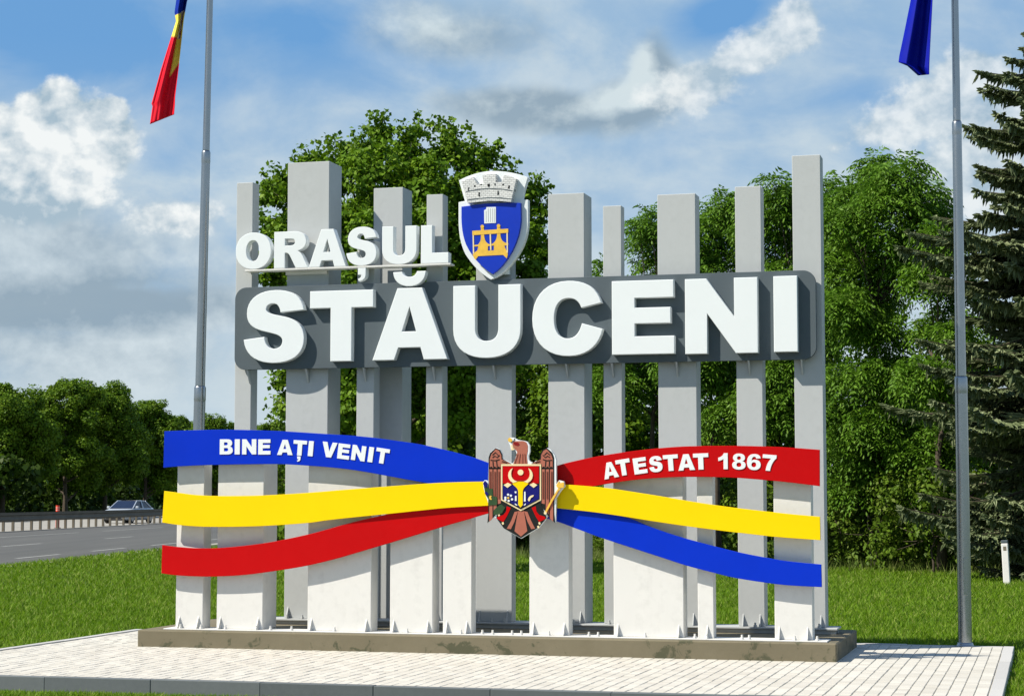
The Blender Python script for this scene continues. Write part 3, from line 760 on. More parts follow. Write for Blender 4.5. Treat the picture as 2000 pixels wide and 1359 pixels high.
for f_ in (0, 1):
    mm = (lambda l: l) if f_ == 0 else mirror
    lay('wing', [mm([(352, 345), (372, 288), (424, 228), (462, 246), (490, 300), (492, 352), (600, 400), (486, 404), (482, 448), (352, 452)])], E(2), E(1), M['brown'])
    for a, b_, y0, y1, y2 in ((346, 384, 470, 1100, 1064), (397, 434, 470, 1010, 990), (447, 484, 470, 890, 880)):
        lay('feather', [mm([(a, y0), (b_, y0), (b_, y2), (a, y1)])], E(2), E(1), M['brown'])
    for pl in ([(384, 330), (414, 310), (440, 330), (470, 300)], [(360, 360), (420, 366), (470, 352)], [(384, 300), (420, 268), (452, 300)], [(350, 460), (370, 440), (390, 462), (412, 440), (436, 462), (458, 440), (484, 458)],
               [(390, 375), (394, 440)], [(434, 370), (440, 440)], [(500, 375), (560, 392)]):
        lay('feather_line', [mm(stroke(pl, 11))], E(3), E(2), M['black'])
    for x in (357, 368, 410, 421, 460, 470):
        lay('feather_line', [mm(stroke([(x, 500), (x, 830)], 5))], E(3), E(2), M['brown_dark'])
lay('tail_fan', [[(500, 850), (428, 1056), (520, 1182), (727, 1300), (940, 1170), (1036, 1056), (960, 850), (727, 975)]], E(1), EV, M['black'])
lay('tail_feather', [[(692, 975), (764, 975), (804, 1215), (728, 1280), (650, 1216)]], E(2), E(1), M['brown'])
lay('tail_feather', [[(650, 985), (690, 975), (650, 1100), (606, 1192), (556, 1186), (610, 1090)]], E(2), E(1), M['brown'])
lay('tail_feather', [[(766, 975), (806, 985), (850, 1090), (898, 1184), (852, 1192), (806, 1100)]], E(2), E(1), M['brown'])
lay('leg', [[(556, 915), (606, 935), (556, 1040), (515, 1106), (436, 1066), (446, 1042), (515, 1020), (548, 980)]], E(2), E(1), M['red'])
lay('leg', [mirror([(556, 915), (606, 935), (556, 1040), (515, 1106), (436, 1066), (446, 1042), (515, 1020), (548, 980)])], E(2), E(1), M['red'])
for x, y in ((508, 1122), (950, 1122), (460, 1020), (936, 1166)):
    lay('claw', [[(x - 13, y - 10), (x + 8, y - 18), (x + 16, y + 8), (x - 2, y + 18)]], E(3), E(1), M['cream'])
lay('head', [[(632, 406), (664, 335), (682, 262), (664, 236), (630, 215), (622, 165), (642, 132), (700, 130), (752, 128), (792, 145), (810, 186), (808, 250), (798, 310), (806, 406)]], E(1), EV, M['brown'])
lay('eye_patch', [[(640, 142), (694, 146), (712, 172), (690, 188), (650, 178), (636, 160)]], E(2), E(1), M['darkred'])
for pl in ([(690, 290), (672, 345), (652, 400)], [(720, 285), (712, 340), (704, 400)], [(748, 285), (748, 400)], [(774, 285), (778, 345), (786, 400)]):
    lay('feather_line', [stroke(pl, 8)], E(2), E(1), M['brown_dark'])
lay('crown', [[(572, 100), (592, 88), (612, 102), (624, 122), (610, 142), (578, 138), (568, 118)]], E(1), EV, M['gold'])
lay('beak', [[(598, 182), (612, 176), (640, 200), (654, 226), (630, 240), (606, 236), (612, 210)]], E(1), EV, M['cream'])
lay('feather_line', [stroke([(602, 150), (640, 130), (650, 100)], 7)], E(2), EV, M['black'])
# shield
lay('shield_rim', [[(490, 408), (972, 408), (972, 842), (727, 972), (490, 842)]], E(4), EV, M['cream'])
lay('shield_border', [[(506, 430), (954, 430), (954, 832), (727, 952), (506, 832)]], E(5), E(4), M['black'])
lay('shield_field', [[(512, 432), (948, 432), (948, 640), (512, 640)]], E(6), E(5), M['red'], label='red upper shield field')
lay('shield_field', [[(512, 662), (948, 662), (948, 826), (795, 905), (727, 930), (665, 905), (512, 826)]], E(6), E(5), M['navy'], label='navy lower shield field')
lay('head_backing', [[(606, 640), (610, 560), (650, 600), (810, 600), (850, 560), (854, 640), (800, 660), (760, 720), (696, 720), (655, 660)]], E(7), E(6), M['darkred'])  # dark red print layer around the bull head
lay('bull_head', "M640 618 L820 618 L822 646 C790 680 756 690 754 745 L754 900 L728 930 L700 900 L700 745 C698 690 660 680 632 648 Z", E(8), E(6), M['yellow'])
lay('horn', "M634 456 C560 490 560 600 640 634 L690 618 C612 600 598 520 634 456 Z", E(9), E(6), M['cream'])
lay('horn', "M822 456 C896 490 896 600 816 634 L766 618 C844 600 858 520 822 456 Z", E(9), E(6), M['cream'])
lay('star', [[(728 + 35 * cos(a * pi / 8), 508 + 35 * sin(a * pi / 8)) for a in range(16)]], E(8), E(6), M['cream'])
lay('ear', [[(524, 660), (574, 632), (620, 656), (570, 694)]], E(8), E(6), M['cream'])
lay('ear', [[(836, 656), (884, 632), (930, 660), (886, 694)]], E(8), E(6), M['cream'])
for x, y in ((578, 776), (545, 812), (612, 788), (625, 832), (585, 850), (545, 838)):
    lay('rose_petal', [[(x + 15 * cos(a), y + 15 * sin(a)) for a in [k * pi / 3 for k in range(6)]]], E(8), E(6), M['letter'])
lay('rose_centre', [[(580 + 14 * cos(a), 815 + 14 * sin(a)) for a in [k * pi / 3 for k in range(6)]]], E(9), E(6), M['gold'])
lay('crescent', "M818 846 C812 810 850 780 886 780 C890 800 866 806 852 818 C842 830 846 852 830 856 Z", E(8), E(6), M['cream'])
for l in ([(662, 790), (680, 790), (680, 852), (660, 852)], [(772, 740), (788, 740), (790, 858), (768, 858)], [(656, 736), (680, 736), (676, 760), (660, 758)], [(660, 880), (690, 900), (684, 908), (660, 896)], [(766, 900), (790, 880), (792, 894), (772, 908)]):
    lay('muzzle_mark', [l], E(8), E(6), M['letter'])
# olive twig and sceptre
lay('olive_twig', [[(276, 640), (300, 622), (322, 650), (328, 700), (388, 706), (390, 790), (440, 806), (442, 900), (332, 905), (336, 830), (300, 775)]], E(4), EV, M['leafgreen'])
lay('olive_twig', [[(400, 965), (440, 925), (490, 890), (540, 930), (500, 1000), (440, 1016), (398, 1020)]], E(4), EV, M['leafgreen'])
lay('olive_leaf', [[(272, 640), (296, 606), (330, 640), (318, 690), (290, 686)]], E(5), E(4), M['navy'])
lay('olive_leaf', [[(290, 756), (312, 736), (342, 768), (322, 790)]], E(5), E(4), M['navy'])
lay('olive_fruit', "M352 792 C372 780 384 796 370 806 C360 812 384 830 376 838 C350 842 338 812 352 792 Z", E(5), E(4), M['gold'])
lay('sceptre', [stroke([(1022, 1000), (1110, 830), (1200, 690)], 24)], E(4), EV, M['gold'])
lay('sceptre_line', [stroke([(1045, 985), (1118, 850), (1190, 725)], 5)], E(5), E(4), M['darkred'])
lay('sceptre_head', [[(1156, 664), (1170, 640), (1186, 612), (1200, 640), (1240, 626), (1250, 650), (1244, 692), (1200, 694), (1168, 690)]], E(5), EV, M['gold'])
lay('sceptre_foot', [[(1006, 990), (1024, 980), (1042, 996), (1030, 1016), (1010, 1010)]], E(5), EV, M['cream'])

# ---------------- town arms above the panel
CVF = GV - 0.13
mb = MB(); _pt, _ = emblem_tools(870, 320, 5.66, CVF, sign)
slab(mb, [[_pt(p) for p in flat("M145 425 L215 412 L148 185 C270 120 380 90 500 80 C640 78 790 100 912 150 L868 300 L850 396 L914 398 L914 640 C910 820 850 960 720 1120 C640 1210 570 1262 500 1280 C380 1210 290 1110 220 1000 C165 890 146 760 145 640 Z", 8)[0]]], CVF, CVF + 0.07, 0.004)
u, z = P(965, 500, CVF); mb.box(u - 0.15, u + 0.15, CVF + 0.071, GV - 0.001, z - 0.2, z + 0.25)
crest = mb.build('town_crest', M['letter'], sign); crest['label'] = 'white edged blue shield with a gold press under a masonry crown'
pt, lay = emblem_tools(870, 320, 5.66, CVF, crest)
CB = CVF - 0.042
lay('blue_shield', "M188 480 L270 470 C400 440 700 430 842 440 L846 620 C840 790 770 980 640 1130 C600 1175 565 1205 530 1224 C410 1150 300 1030 240 900 C200 800 190 700 188 600 Z", CB, CVF, M['shieldblue'], 0.003)
lay('mural_crown', [[(198, 208), (262, 180), (330, 158), (372, 240), (440, 226), (426, 136), (500, 126), (580, 122), (578, 214), (640, 216), (668, 134), (740, 148), (806, 178), (745, 434), (640, 426), (500, 420), (380, 434), (266, 448)]], CVF - 0.075, CVF, M['stone_print'], 0.003)
for l in ([(268, 280), (285, 272), (276, 292), (290, 312), (274, 310)], [(386, 328), (404, 330), (398, 350), (406, 374), (386, 370)], [(336, 250), (354, 252), (350, 268), (338, 266)], [(484, 236), (508, 232), (514, 250), (498, 272), (486, 258)],
          [(596, 318), (606, 308), (614, 350), (594, 356)], [(716, 256), (732, 252), (726, 288), (712, 284)], [(646, 242), (668, 230), (664, 246), (650, 252)], [(562, 230), (576, 230), (572, 250), (562, 250)], [(402, 240), (426, 236), (420, 246), (406, 248)]):
    lay('arrow_slit', [l], CVF - 0.078, CVF - 0.075, M['black'])
for pl in ([(250, 320), (380, 296), (500, 286), (640, 292), (760, 312)], [(262, 412), (380, 396), (500, 386), (640, 390), (748, 402)]):
    lay('course_line', [stroke(pl, 9)], CVF - 0.077, CVF - 0.075, M['panel'])
lay('tower', [[(440, 520), (462, 510), (466, 486), (570, 484), (570, 660), (442, 666)]], CB - 0.004, CB, M['letter'])
for x in (462, 486, 510, 534, 556):
    lay('tower_line', [stroke([(x, 500 if x > 470 else 530), (x, 650)], 5)], CB - 0.006, CB - 0.004, M['post'])
lay('press', "M315 905 L372 900 C400 870 405 850 405 800 L405 700 L420 686 L437 700 L440 800 C445 860 470 890 508 898 C545 890 575 860 583 800 L583 692 L600 680 L617 692 L620 800 C628 850 650 880 706 884 L706 902 L662 912 L694 980 L702 1008 L690 1052 L650 1012 L375 1026 L346 1066 L330 1050 L312 1006 L366 962 L376 918 L315 920 Z M482 915 L482 966 L548 962 L548 908 Z", CB - 0.004, CB, M['gold'])
lay('press_beam', [[(310, 748), (706, 724), (706, 768), (310, 796)]], CB - 0.006, CB, M['gold'])
for pl in ([(320, 790), (324, 1000)], [(694, 760), (696, 990)], [(508, 780), (514, 960)]):
    lay('press_post', [stroke(pl, 14)], CB - 0.005, CB, M['cream'])
for x, y in ((420, 700), (600, 692)):
    lay('press_knob', [[(x + 20 * cos(k * pi / 4), y + 20 * sin(k * pi / 4)) for k in range(8)]], CB - 0.007, CB, M['gold'])

# ---------------- pavers: the 300 that show largest one by one, the rest joined
rngp = random.Random(5)
pw, pl_ = 0.107, 0.207
def paver_mesh(name, seed):
    bm = bmesh.new(); bmesh.ops.create_cube(bm, size=1.0)
    for q in bm.verts: q.co = (q.co.x * (pw - 0.0045), q.co.y * (pl_ - 0.0055), -0.015 + q.co.z * 0.03)
    top = [e for e in bm.edges if all(v.co.z > -0.001 for v in e.verts)]
    bmesh.ops.bevel(bm, geom=top, offset=0.0045, segments=1, affect='EDGES')
    me = bpy.data.meshes.new(name); bm.to_mesh(me); bm.free(); me.materials.append(M['paver']); return me
pm = paver_mesh('paver', 0)
pv = [v.co[:] for v in pm.vertices]; pf = [tuple(p.vertices) for p in pm.polygons]
cells = []
nu = int((PU_R - 0.114 - (PU_L + KW)) / pw)
ub = PU_R - 0.116 - nu * pw
for i in range(nu):
    uc = ub + (i + 0.5) * pw; off = 0.5 if i % 2 else 0.0
    v0 = PV_F + KW + 0.006; v1 = PV_B - KW - 0.006; nvv = int((v1 - v0) / pl_) + 1
    for j in range(nvv + 1):
        a = v0 + (j - off) * pl_; b_ = a + pl_
        a2, b2 = max(a, v0), min(b_, v1)
        if b2 - a2 < 0.03: continue
        vc = (a2 + b2) / 2
        if 0.12 < uc < SLAB_L - 0.12 and 0.18 < vc < SLAB_D - 0.18: continue
        cells.append((uc, vc, (b2 - a2) / pl_))
def cam_dist(c):
    q = SIGN_M @ Vector((c[0], c[1], 0))
    px = abs(q.x / q.y * F); py = 970 + 1.6 * F / q.y
    return q.y + (100 if px > 1000 or py > 1360 else 0) - (0.0 if c[2] > 0.9 else -50)
cells.sort(key=cam_dist)
rest = MB()
for k, (uc, vc, sc) in enumerate(cells):
    dz = rngp.uniform(-0.0022, 0.0022); tx, ty = rngp.uniform(-0.006, 0.006), rngp.uniform(-0.006, 0.006)
    if k < 300:
        o = link('paver', pm, pave); o.location = (uc, vc, dz); o.scale = (1, sc, 1); o.rotation_euler = (tx, ty, 0)
    else:
        rest.add([(uc + p[0], vc + p[1] * sc, p[2] + dz + p[0] * ty + p[1] * tx) for p in pv], pf)
tagv(rest.build('paving', M['paver'], pave), kind='stuff')

# ================================================================== flagpoles and flags
def flagpole(x, y, lean, label, s=1.0):
    o = empty('flagpole', (x, y, 0)); tagv(o, label, 'flagpole', 'flagpoles beside the sign')
    o.rotation_euler = (0, radians(lean), 0)
    def sec(name, pts, n=28):
        mb = MB(); mb.tube([(0, 0, z) for z, r_ in pts], [r_ for z, r_ in pts], n); ob_ = mb.build(name, M['steel'], o, True); ob_.data.polygons.foreach_set('use_smooth', [len(p_.vertices) == 4 for p_ in ob_.data.polygons]); return ob_
    sec('base_collar', [(0.0, 0.098), (0.012, 0.098), (0.013, 0.090), (0.03, 0.086), (0.045, 0.080)])
    def shaft(pts):
        """steps with rings set close on both sides, so that the long runs stay evenly shaded"""
        r_ = []
        for i_, (z, q_) in enumerate(pts):
            if i_ and z - pts[i_ - 1][0] > 0.3:
                z0, q0 = pts[i_ - 1]; r_.append((z0 + 0.012, q0 + (q_ - q0) * 0.012 / (z - z0))); r_.append((z - 0.012, q_ - (q_ - q0) * 0.012 / (z - z0)))
            r_.append((z, q_))
        sec('shaft', r_)
    shaft([(0.002, 0.0745), (2.72, 0.0672), (2.74, 0.0695), (2.88, 0.0690), (2.90, 0.062)])
    shaft([(2.895, 0.0565), (5.55, 0.0510), (5.57, 0.0535), (5.68, 0.0530), (5.70, 0.046)])
    shaft([(5.695, 0.0420), (9.3, 0.034)])
    sec('finial', [(9.3, 0.02), (9.33, 0.05), (9.38, 0.062), (9.43, 0.05), (9.46, 0.01)])
    mb = MB(); mb.box(-0.022, 0.022, -0.0765, -0.070, 0.55, 0.95, 0.002); mb.build('service_hatch', M['steel'], o)
    return o
PRQ = ground(1885, 1262, 0.0)
PLQ = at(379, 1200, 22.9)
flagpole(PLQ.x, PLQ.y, 0.75, 'tall steel flagpole left of the sign carrying the tricolour flag')
flagpole(PRQ.x, PRQ.y, 0.10, 'tall steel flagpole right of the sign carrying the blue flag')

def hanging_flag(name, D, rows, folds, mat, label, cat='flag', cords=()):
    """limp cloth: rows of (y, left x, right x) in the photograph at distance D, gathered into folds"""
    nc = 60; rows_s = []
    for i in range(len(rows) - 1):
        for k in range(8):
            t_ = k / 8; rows_s.append(tuple(rows[i][j] * (1 - t_) + rows[i + 1][j] * t_ for j in range(len(rows[0]))))
    rows_s.append(rows[-1])
    vs = []; uv = []
    nr = len(rows_s)
    for i, (yl, xl, yr, xr) in enumerate(rows_s):
        s_ = i / (nr - 1)
        for j in range(nc + 1):
            t_ = j / nc
            px = xl + (xr - xl) * t_; py = yl + (yr - yl) * t_
            dep = 0.0
            for amp, fr, ph, dr in folds: dep += amp * sin(2 * pi * fr * t_ + ph + dr * s_)
            p = at(px, py, D + dep)
            vs.append(p[:]); uv.append((t_, s_))
    fs = [(i * (nc + 1) + j, (i + 1) * (nc + 1) + j, (i + 1) * (nc + 1) + j + 1, i * (nc + 1) + j + 1) for i in range(nr - 1) for j in range(nc)]
    me = bpy.data.meshes.new(name); me.from_pydata(vs, [], fs)
    l = me.uv_layers.new(name='cloth')
    for p in me.polygons:
        for li, vi in zip(p.loop_indices, p.vertices): l.data[li].uv = uv[vi]
    me.update()
    o = link(name, me, None, mat, True); tagv(o, label, cat)
    so = o.modifiers.new('thickness', 'SOLIDIFY'); so.thickness = 0.003; so.offset = 0
    return o
# tricolour cloth: bands follow the gathered cloth (blue near the pole, yellow, red), arms half folded away
m, t, b = cloth('tricolour_cloth')
uvn = t.nodes.new('ShaderNodeUVMap'); se = t.nodes.new('ShaderNodeSeparateXYZ'); t.links.new(uvn.outputs[0], se.inputs[0])
tt, ss = X(se.outputs[0]), X(se.outputs[1])
zig = X.m('PINGPONG', tt + 0.08, 0.5) * 2.0
edge1 = ss - 0.40 + (1.0 - tt) * 0.03
edge2 = ss - 0.53 - (tt - 0.52).step(0.0, 0.06) * 0.175 + (tt - 0.52).max(0.0) * 0.12
bl, yl, rd = (0.002, 0.02, 0.26), (0.80, 0.62, 0.08), (0.66, 0.008, 0.025)
cc = xmix(edge1.step(-0.008, 0.008), bl, yl)
cc = xmix(edge2.step(-0.008, 0.008), cc, rd)
pn = xnoise(uvn.outputs[0], 22, 2, 0.5)
armsm = (0.17 - X.m('ABSOLUTE', tt - 0.74)).step(0.0, 0.02) * (0.085 - X.m('ABSOLUTE', ss - 0.46)).step(0.0, 0.01)
cc = xmix(armsm, cc, xmix(pn.step(0.44, 0.5), (0.70, 0.68, 0.62), xmix(pn.step(0.55, 0.6), (0.36, 0.08, 0.05), (0.03, 0.03, 0.06))))
t.links.new(cc.s, b.inputs['Base Color'])
tr_rows = [(-190, 386, -190, 392), (-120, 366, -104, 393), (-40, 350, -30, 376), (25, 341, 4, 365), (42, 344, 38, 359), (81, 332, 84, 354), (135, 315, 132, 349), (203, 296, 190, 342), (208, 298, 205, 341.5), (243, 293, 224, 340)]
hanging_flag('tricolour_flag', 22.86, tr_rows, ((0.045, 1.15, 2.2, 0.9), (0.014, 2.7, 1.0, -3.0), (0.006, 5.0, 0.2, 5.0)), m, 'limp blue yellow and red tricolour flag hanging from the left pole')
m, t, b = cloth('blue_flag_cloth')
f = xnoise(objvec(t), 3, 3, 0.5)
t.links.new(xmix(f, (0.001, 0.004, 0.22), (0.002, 0.010, 0.34)).s, b.inputs['Base Color'])
blue_rows = [(-260, 1845, -260, 1862), (-170, 1820, -150, 1862), (-90, 1800, -60, 1838), (0, 1779, 0, 1821.5), (60, 1767, 68, 1818), (110, 1756.5, 120, 1815.5), (122, 1755, 134, 1815), (129, 1772, 141, 1815), (148, 1793, 146, 1815)]
hanging_flag('blue_flag', PRQ.y - 0.1, blue_rows, ((0.05, 1.3, 2.6, 0.5), (0.018, 2.3, 0.0, 1.2), (0.006, 4.5, 0.0, 4.0)), m, 'limp plain blue flag hanging from the right pole')

# ================================================================== white marker post on the right
q = ground(1967, 1141, GZ)
o = empty('marker_post', (q.x, q.y, GZ)); tagv(o, 'short white roadside marker post leaning at the foot of the spruce', 'marker post')
o.rotation_euler = (0, radians(-2.2), radians(-20))
mb = MB(); mb.box(-0.065, 0.065, -0.05, 0.05, -0.1, 0.80, 0.012); mb.build('post_body', M['white_post'], o)
mb = MB(); mb.box(-0.067, 0.067, -0.052, 0.052, 0.802, 0.86, 0.012); mb.build('post_cap', M['panel'], o)
mb = MB(); mb.box(-0.03, 0.03, -0.0525, -0.0505, 0.66, 0.74); mb.build('reflector', M['rail_steel'], o)

# ================================================================== median barrier, car
bar = empty('median_barrier', kb, 0.0)
tagv(bar, 'long dark steel guardrail on close set posts between the carriageways', 'guardrail')
LB = 130.0
s_k = (kb - E1).dot(RD)
def bar_local(mb): mb.v = [tuple(Vector(p) - kb) for p in mb.v]; return mb
# W-profile rail: cross-section extruded along the road
prof = [(0.00, 0.915), (0.10, 0.925), (0.10, 0.90), (0.08, 0.875), (0.08, 0.80), (0.02, 0.75), (0.02, 0.66), (0.08, 0.61), (0.08, 0.54), (0.04, 0.47), (0.0, 0.465)]
def rail_piece(s0, s1):
    mb = MB(); n = len(prof)
    for s in (s0, s1):
        for d_, z in prof: mb.v.append(tuple(road_pt(s, RW + 0.35 - d_, GZ + z)))
        for d_, z in reversed(prof): mb.v.append(tuple(road_pt(s, RW + 0.355 - d_, GZ + z)))
    N2 = 2 * n
    for i in range(N2): j = (i + 1) % N2; mb.f.append((i, j, N2 + j, N2 + i))
    return bar_local(mb)
s = s_k - 20
while s < s_k + LB:
    rail_piece(s, s + 3.99).build('rail', M['rail_steel'], bar); s += 4.0
s = s_k - 20
while s < s_k + LB:
    mb = MB(); road_box(mb, s, s + 0.12, RW + 0.40, RW + 0.52, GZ, GZ + 0.86); road_box(mb, s + 0.01, s + 0.05, RW + 0.352, RW + 0.40, GZ + 0.70, GZ + 0.80)
    bar_local(mb).build('rail_post', M['rail_steel'], bar); s += 1.45
# orange-red delineator behind the rail
dd = min((s_ * 0.25 for s_ in range(0, 600)), key=lambda s_: abs(1000 + F * road_pt(s_, RW + 0.75, GZ).x / road_pt(s_, RW + 0.75, GZ).y - 117))
mp_ = empty('delineator', road_pt(dd, RW + 0.75, GZ)); tagv(mp_, 'small orange red delineator with pale bands sticking up behind the guardrail', 'delineator')
mb = MB(); mb.tube([(0, 0, 0), (0, 0, 1.24)], [0.10, 0.10], 14); mb.build('tube', M['orange'], mp_)
for z in (0.98, 1.10): MB().tube([(0, 0, z), (0, 0, z + 0.035)], [0.104, 0.104], 14).build('pale_band', paint('pale_band', (0.75, 0.45, 0.40), 0.5), mp_)
MB().tube([(0, 0, 0), (0, 0, 0.05)], [0.2, 0.16], 14).build('foot', M['dark_plastic'], mp_)

# car: body lofted from cross-sections along its length (x forward), silver
cq = at(251, 1020, 127.0)
car = empty('car', (cq.x, cq.y, GZ + 0.006), 0)
hd = -RD                                                     # oncoming
car.rotation_euler = (0, 0, atan2(hd.y, hd.x) - radians(9))
tagv(car, 'silver grey saloon car driving towards the viewer behind the guardrail', 'car')
def loft(secs, mat, name, parent, smooth_=True):
    n = len(secs[0]); mb = MB()
    for s_ in secs: mb.v += s_
    for i in range(len(secs) - 1):
        for j in range(n):
            k = (j + 1) % n; mb.f.append((i * n + j, i * n + k, (i + 1) * n + k, (i + 1) * n + j))
    mb.f.append(tuple(range(n))[::-1]); mb.f.append(tuple((len(secs) - 1) * n + j for j in range(n)))
    o = mb.build(name, mat, parent, smooth_)
    md = o.modifiers.new('edges', 'BEVEL'); md.width = 0.02; md.segments = 2
    return o
def sec(x, hw, zb, zt, sh):
    """body cross-section: half width, sill, shoulder top, shoulder rounding"""
    return [(x, -hw * 0.9, zb), (x, -hw, zb + 0.12), (x, -hw, zt - sh), (x, -hw * 0.86, zt), (x, hw * 0.86, zt), (x, hw, zt - sh), (x, hw, zb + 0.12), (x, hw * 0.9, zb)]
body = loft([sec(-2.30, 0.70, 0.42, 0.86, 0.10), sec(-2.18, 0.84, 0.26, 0.98, 0.12), sec(-1.5, 0.91, 0.20, 1.00, 0.10), sec(0.9, 0.92, 0.20, 0.96, 0.10), sec(1.3, 0.91, 0.20, 0.93, 0.10), sec(2.0, 0.86, 0.22, 0.84, 0.12), sec(2.25, 0.76, 0.28, 0.72, 0.12), sec(2.34, 0.62, 0.36, 0.60, 0.08)], M['car_paint'], 'body', car)
def cab(x, hw, z): return [(x, -hw, z), (x, hw, z)]
roof_pts = [(-1.75, 0.80, 0.985), (-1.05, 0.66, 1.40), (-0.3, 0.67, 1.46), (0.25, 0.66, 1.43), (1.15, 0.80, 0.955)]
mb = MB()                                                     # roof shell and pillars
for x, hw, z in roof_pts: mb.v += [(x, -hw, z), (x, -hw * 0.92, z + 0.03), (x, hw * 0.92, z + 0.03), (x, hw, z)]
for i in (1, 2):
    for j in range(3): mb.f.append((i * 4 + j, i * 4 + j + 1, (i + 1) * 4 + j + 1, (i + 1) * 4 + j))
mb.v = mb.v[4:12]; mb.f = [(j, j + 1, j + 5, j + 4) for j in range(3)]
mb.build('roof', M['car_paint'], car, True)
def strip(pa, pb, w, name='pillar', mat=None):
    m_ = MB(); m_.tube([pa, pb], [w, w], 6); m_.build(name, mat or M['car_paint'], car)
for sg in (-1, 1):
    strip((0.25, sg * 0.665, 1.435), (1.17, sg * 0.81, 0.95), 0.035); strip((-1.05, sg * 0.66, 1.40), (-1.75, sg * 0.80, 0.985), 0.05); strip((-0.35, sg * 0.675, 1.45), (-0.3, sg * 0.88, 0.98), 0.035)
    strip((-1.05, sg * 0.665, 1.42), (0.25, sg * 0.665, 1.445), 0.03)
    MB().add([(0.20, sg * 0.66, 1.42), (-1.0, sg * 0.655, 1.39), (-1.65, sg * 0.80, 0.985), (1.08, sg * 0.82, 0.955)], [(0, 1, 2, 3) if sg > 0 else (3, 2, 1, 0)]).build('side_window', M['glass'], car)
MB().add([(0.26, -0.65, 1.435), (0.26, 0.65, 1.435), (1.14, 0.79, 0.965), (1.14, -0.79, 0.965)], [(0, 1, 2, 3)]).build('windscreen', M['glass'], car)
MB().add([(-1.06, -0.65, 1.40), (-1.06, 0.65, 1.40), (-1.74, 0.79, 0.99), (-1.74, -0.79, 0.99)], [(3, 2, 1, 0)]).build('rear_window', M['glass'], car)
for sg in (-1, 1):
    mb = MB(); mb.box(2.10, 2.30, sg * 0.70 - 0.17, sg * 0.70 + 0.17, 0.60, 0.73, 0.03); mb.build('headlight', M['headlamp'], car)
    mb = MB(); mb.box(0.80, 0.98, sg * 1.0 - 0.09, sg * 1.0 + 0.09, 0.95, 1.10, 0.03); mb.box(0.86, 0.92, sg * 0.92 - 0.06, sg * 0.92 + 0.06, 0.95, 0.99); mb.build('side_mirror', M['car_paint'], car)
    for x in (1.42, -1.40):
        w = MB(); w.tube([(x, sg * 0.70, 0.32), (x, sg * 0.90, 0.32)], [0.32, 0.32], 24); wo = w.build('wheel', M['tyre'], car)
        w = MB(); w.tube([(x, sg * 0.905, 0.32), (x, sg * 0.935, 0.32)], [0.21, 0.20], 12); w.build('rim', M['rim'], wo)
mb = MB(); mb.box(2.22, 2.352, -0.56, 0.56, 0.33, 0.56, 0.03); mb.build('grille', M['dark_plastic'], car)
mb = MB(); mb.box(2.05, 2.345, -0.72, 0.72, 0.19, 0.30, 0.03); mb.build('bumper', M['dark_plastic'], car)

# ================================================================== vegetation
def frame_dirs(rng, nrm, droop):
    """leaf tip direction d and width direction s for normals nrm"""
    n = len(nrm)
    a = rng.normal(size=(n, 3)); a[:, 2] -= droop
    a -= nrm * (a * nrm).sum(1)[:, None]
    a /= np.linalg.norm(a, axis=1)[:, None] + 1e-9
    return a, np.cross(nrm, a)
def unit(a): return a / (np.linalg.norm(a, axis=1)[:, None] + 1e-9)
def leaf_points(rng, lobes, per, sub=12, inner=0.18):
    """positions and outward normals of leaves over lumpy lobes [(x,y,z,r)]"""
    Ps, Ns = [], []
    for (x, y, z, r) in lobes:
        cs = unit(rng.normal(size=(sub, 3))); cs[:, 2] = cs[:, 2] * 0.85 + 0.08
        cs = np.array([x, y, z]) + cs * r * rng.uniform(0.55, 0.85, (sub, 1))
        rr = r * rng.uniform(0.28, 0.5, sub)
        n = max(12, int(per * r * r))
        k = rng.integers(0, sub, n); d = unit(rng.normal(size=(n, 3)))
        rad = rr[k] * np.where(rng.random(n) < inner, rng.uniform(0.1, 0.8, n), rng.uniform(0.8, 1.12, n))
        p = cs[k] + d * rad[:, None] * np.array([1, 1, 0.8])
        o = unit(p - np.array([x, y, z - 0.3 * r]))
        Ps.append(p); Ns.append(unit(d * 0.7 + o * 0.6 + np.array([0, 0, 0.55])))
    return np.concatenate(Ps), np.concatenate(Ns)
def leaves_mesh(name, rng, Pp, Nn, size, asp=0.62, droop=0.8, jit=0.5, simple=False):
    n = len(Pp); nrm = unit(Nn + rng.normal(size=(n, 3)) * jit)
    d, s_ = frame_dirs(rng, nrm, droop)
    L = (size * rng.uniform(0.65, 1.25, n))[:, None]; Wd = L * asp * 0.5
    fold = nrm * L * 0.10
    if simple:
        v = np.stack([Pp, Pp + d * L * 0.5 + s_ * Wd + fold, Pp + d * L - fold, Pp + d * L * 0.5 - s_ * Wd + fold], 1)
        return np_mesh(name, v.reshape(-1, 3), np.arange(n * 4).reshape(-1, 4))
    v = np.empty((n, 6, 3))
    v[:, 0] = Pp; v[:, 1] = Pp + d * L * 0.30 + s_ * Wd + fold; v[:, 2] = Pp + d * L * 0.68 + s_ * Wd * 0.75 + fold * 0.6
    v[:, 3] = Pp + d * L - nrm * L * 0.12; v[:, 4] = Pp + d * L * 0.68 - s_ * Wd * 0.75 + fold * 0.6; v[:, 5] = Pp + d * L * 0.30 - s_ * Wd + fold
    base = np.arange(n)[:, None] * 6
    f = np.concatenate([base + np.array([0, 1, 2, 3]), base + np.array([0, 3, 4, 5])], 0)
    return np_mesh(name, v.reshape(-1, 3), f)
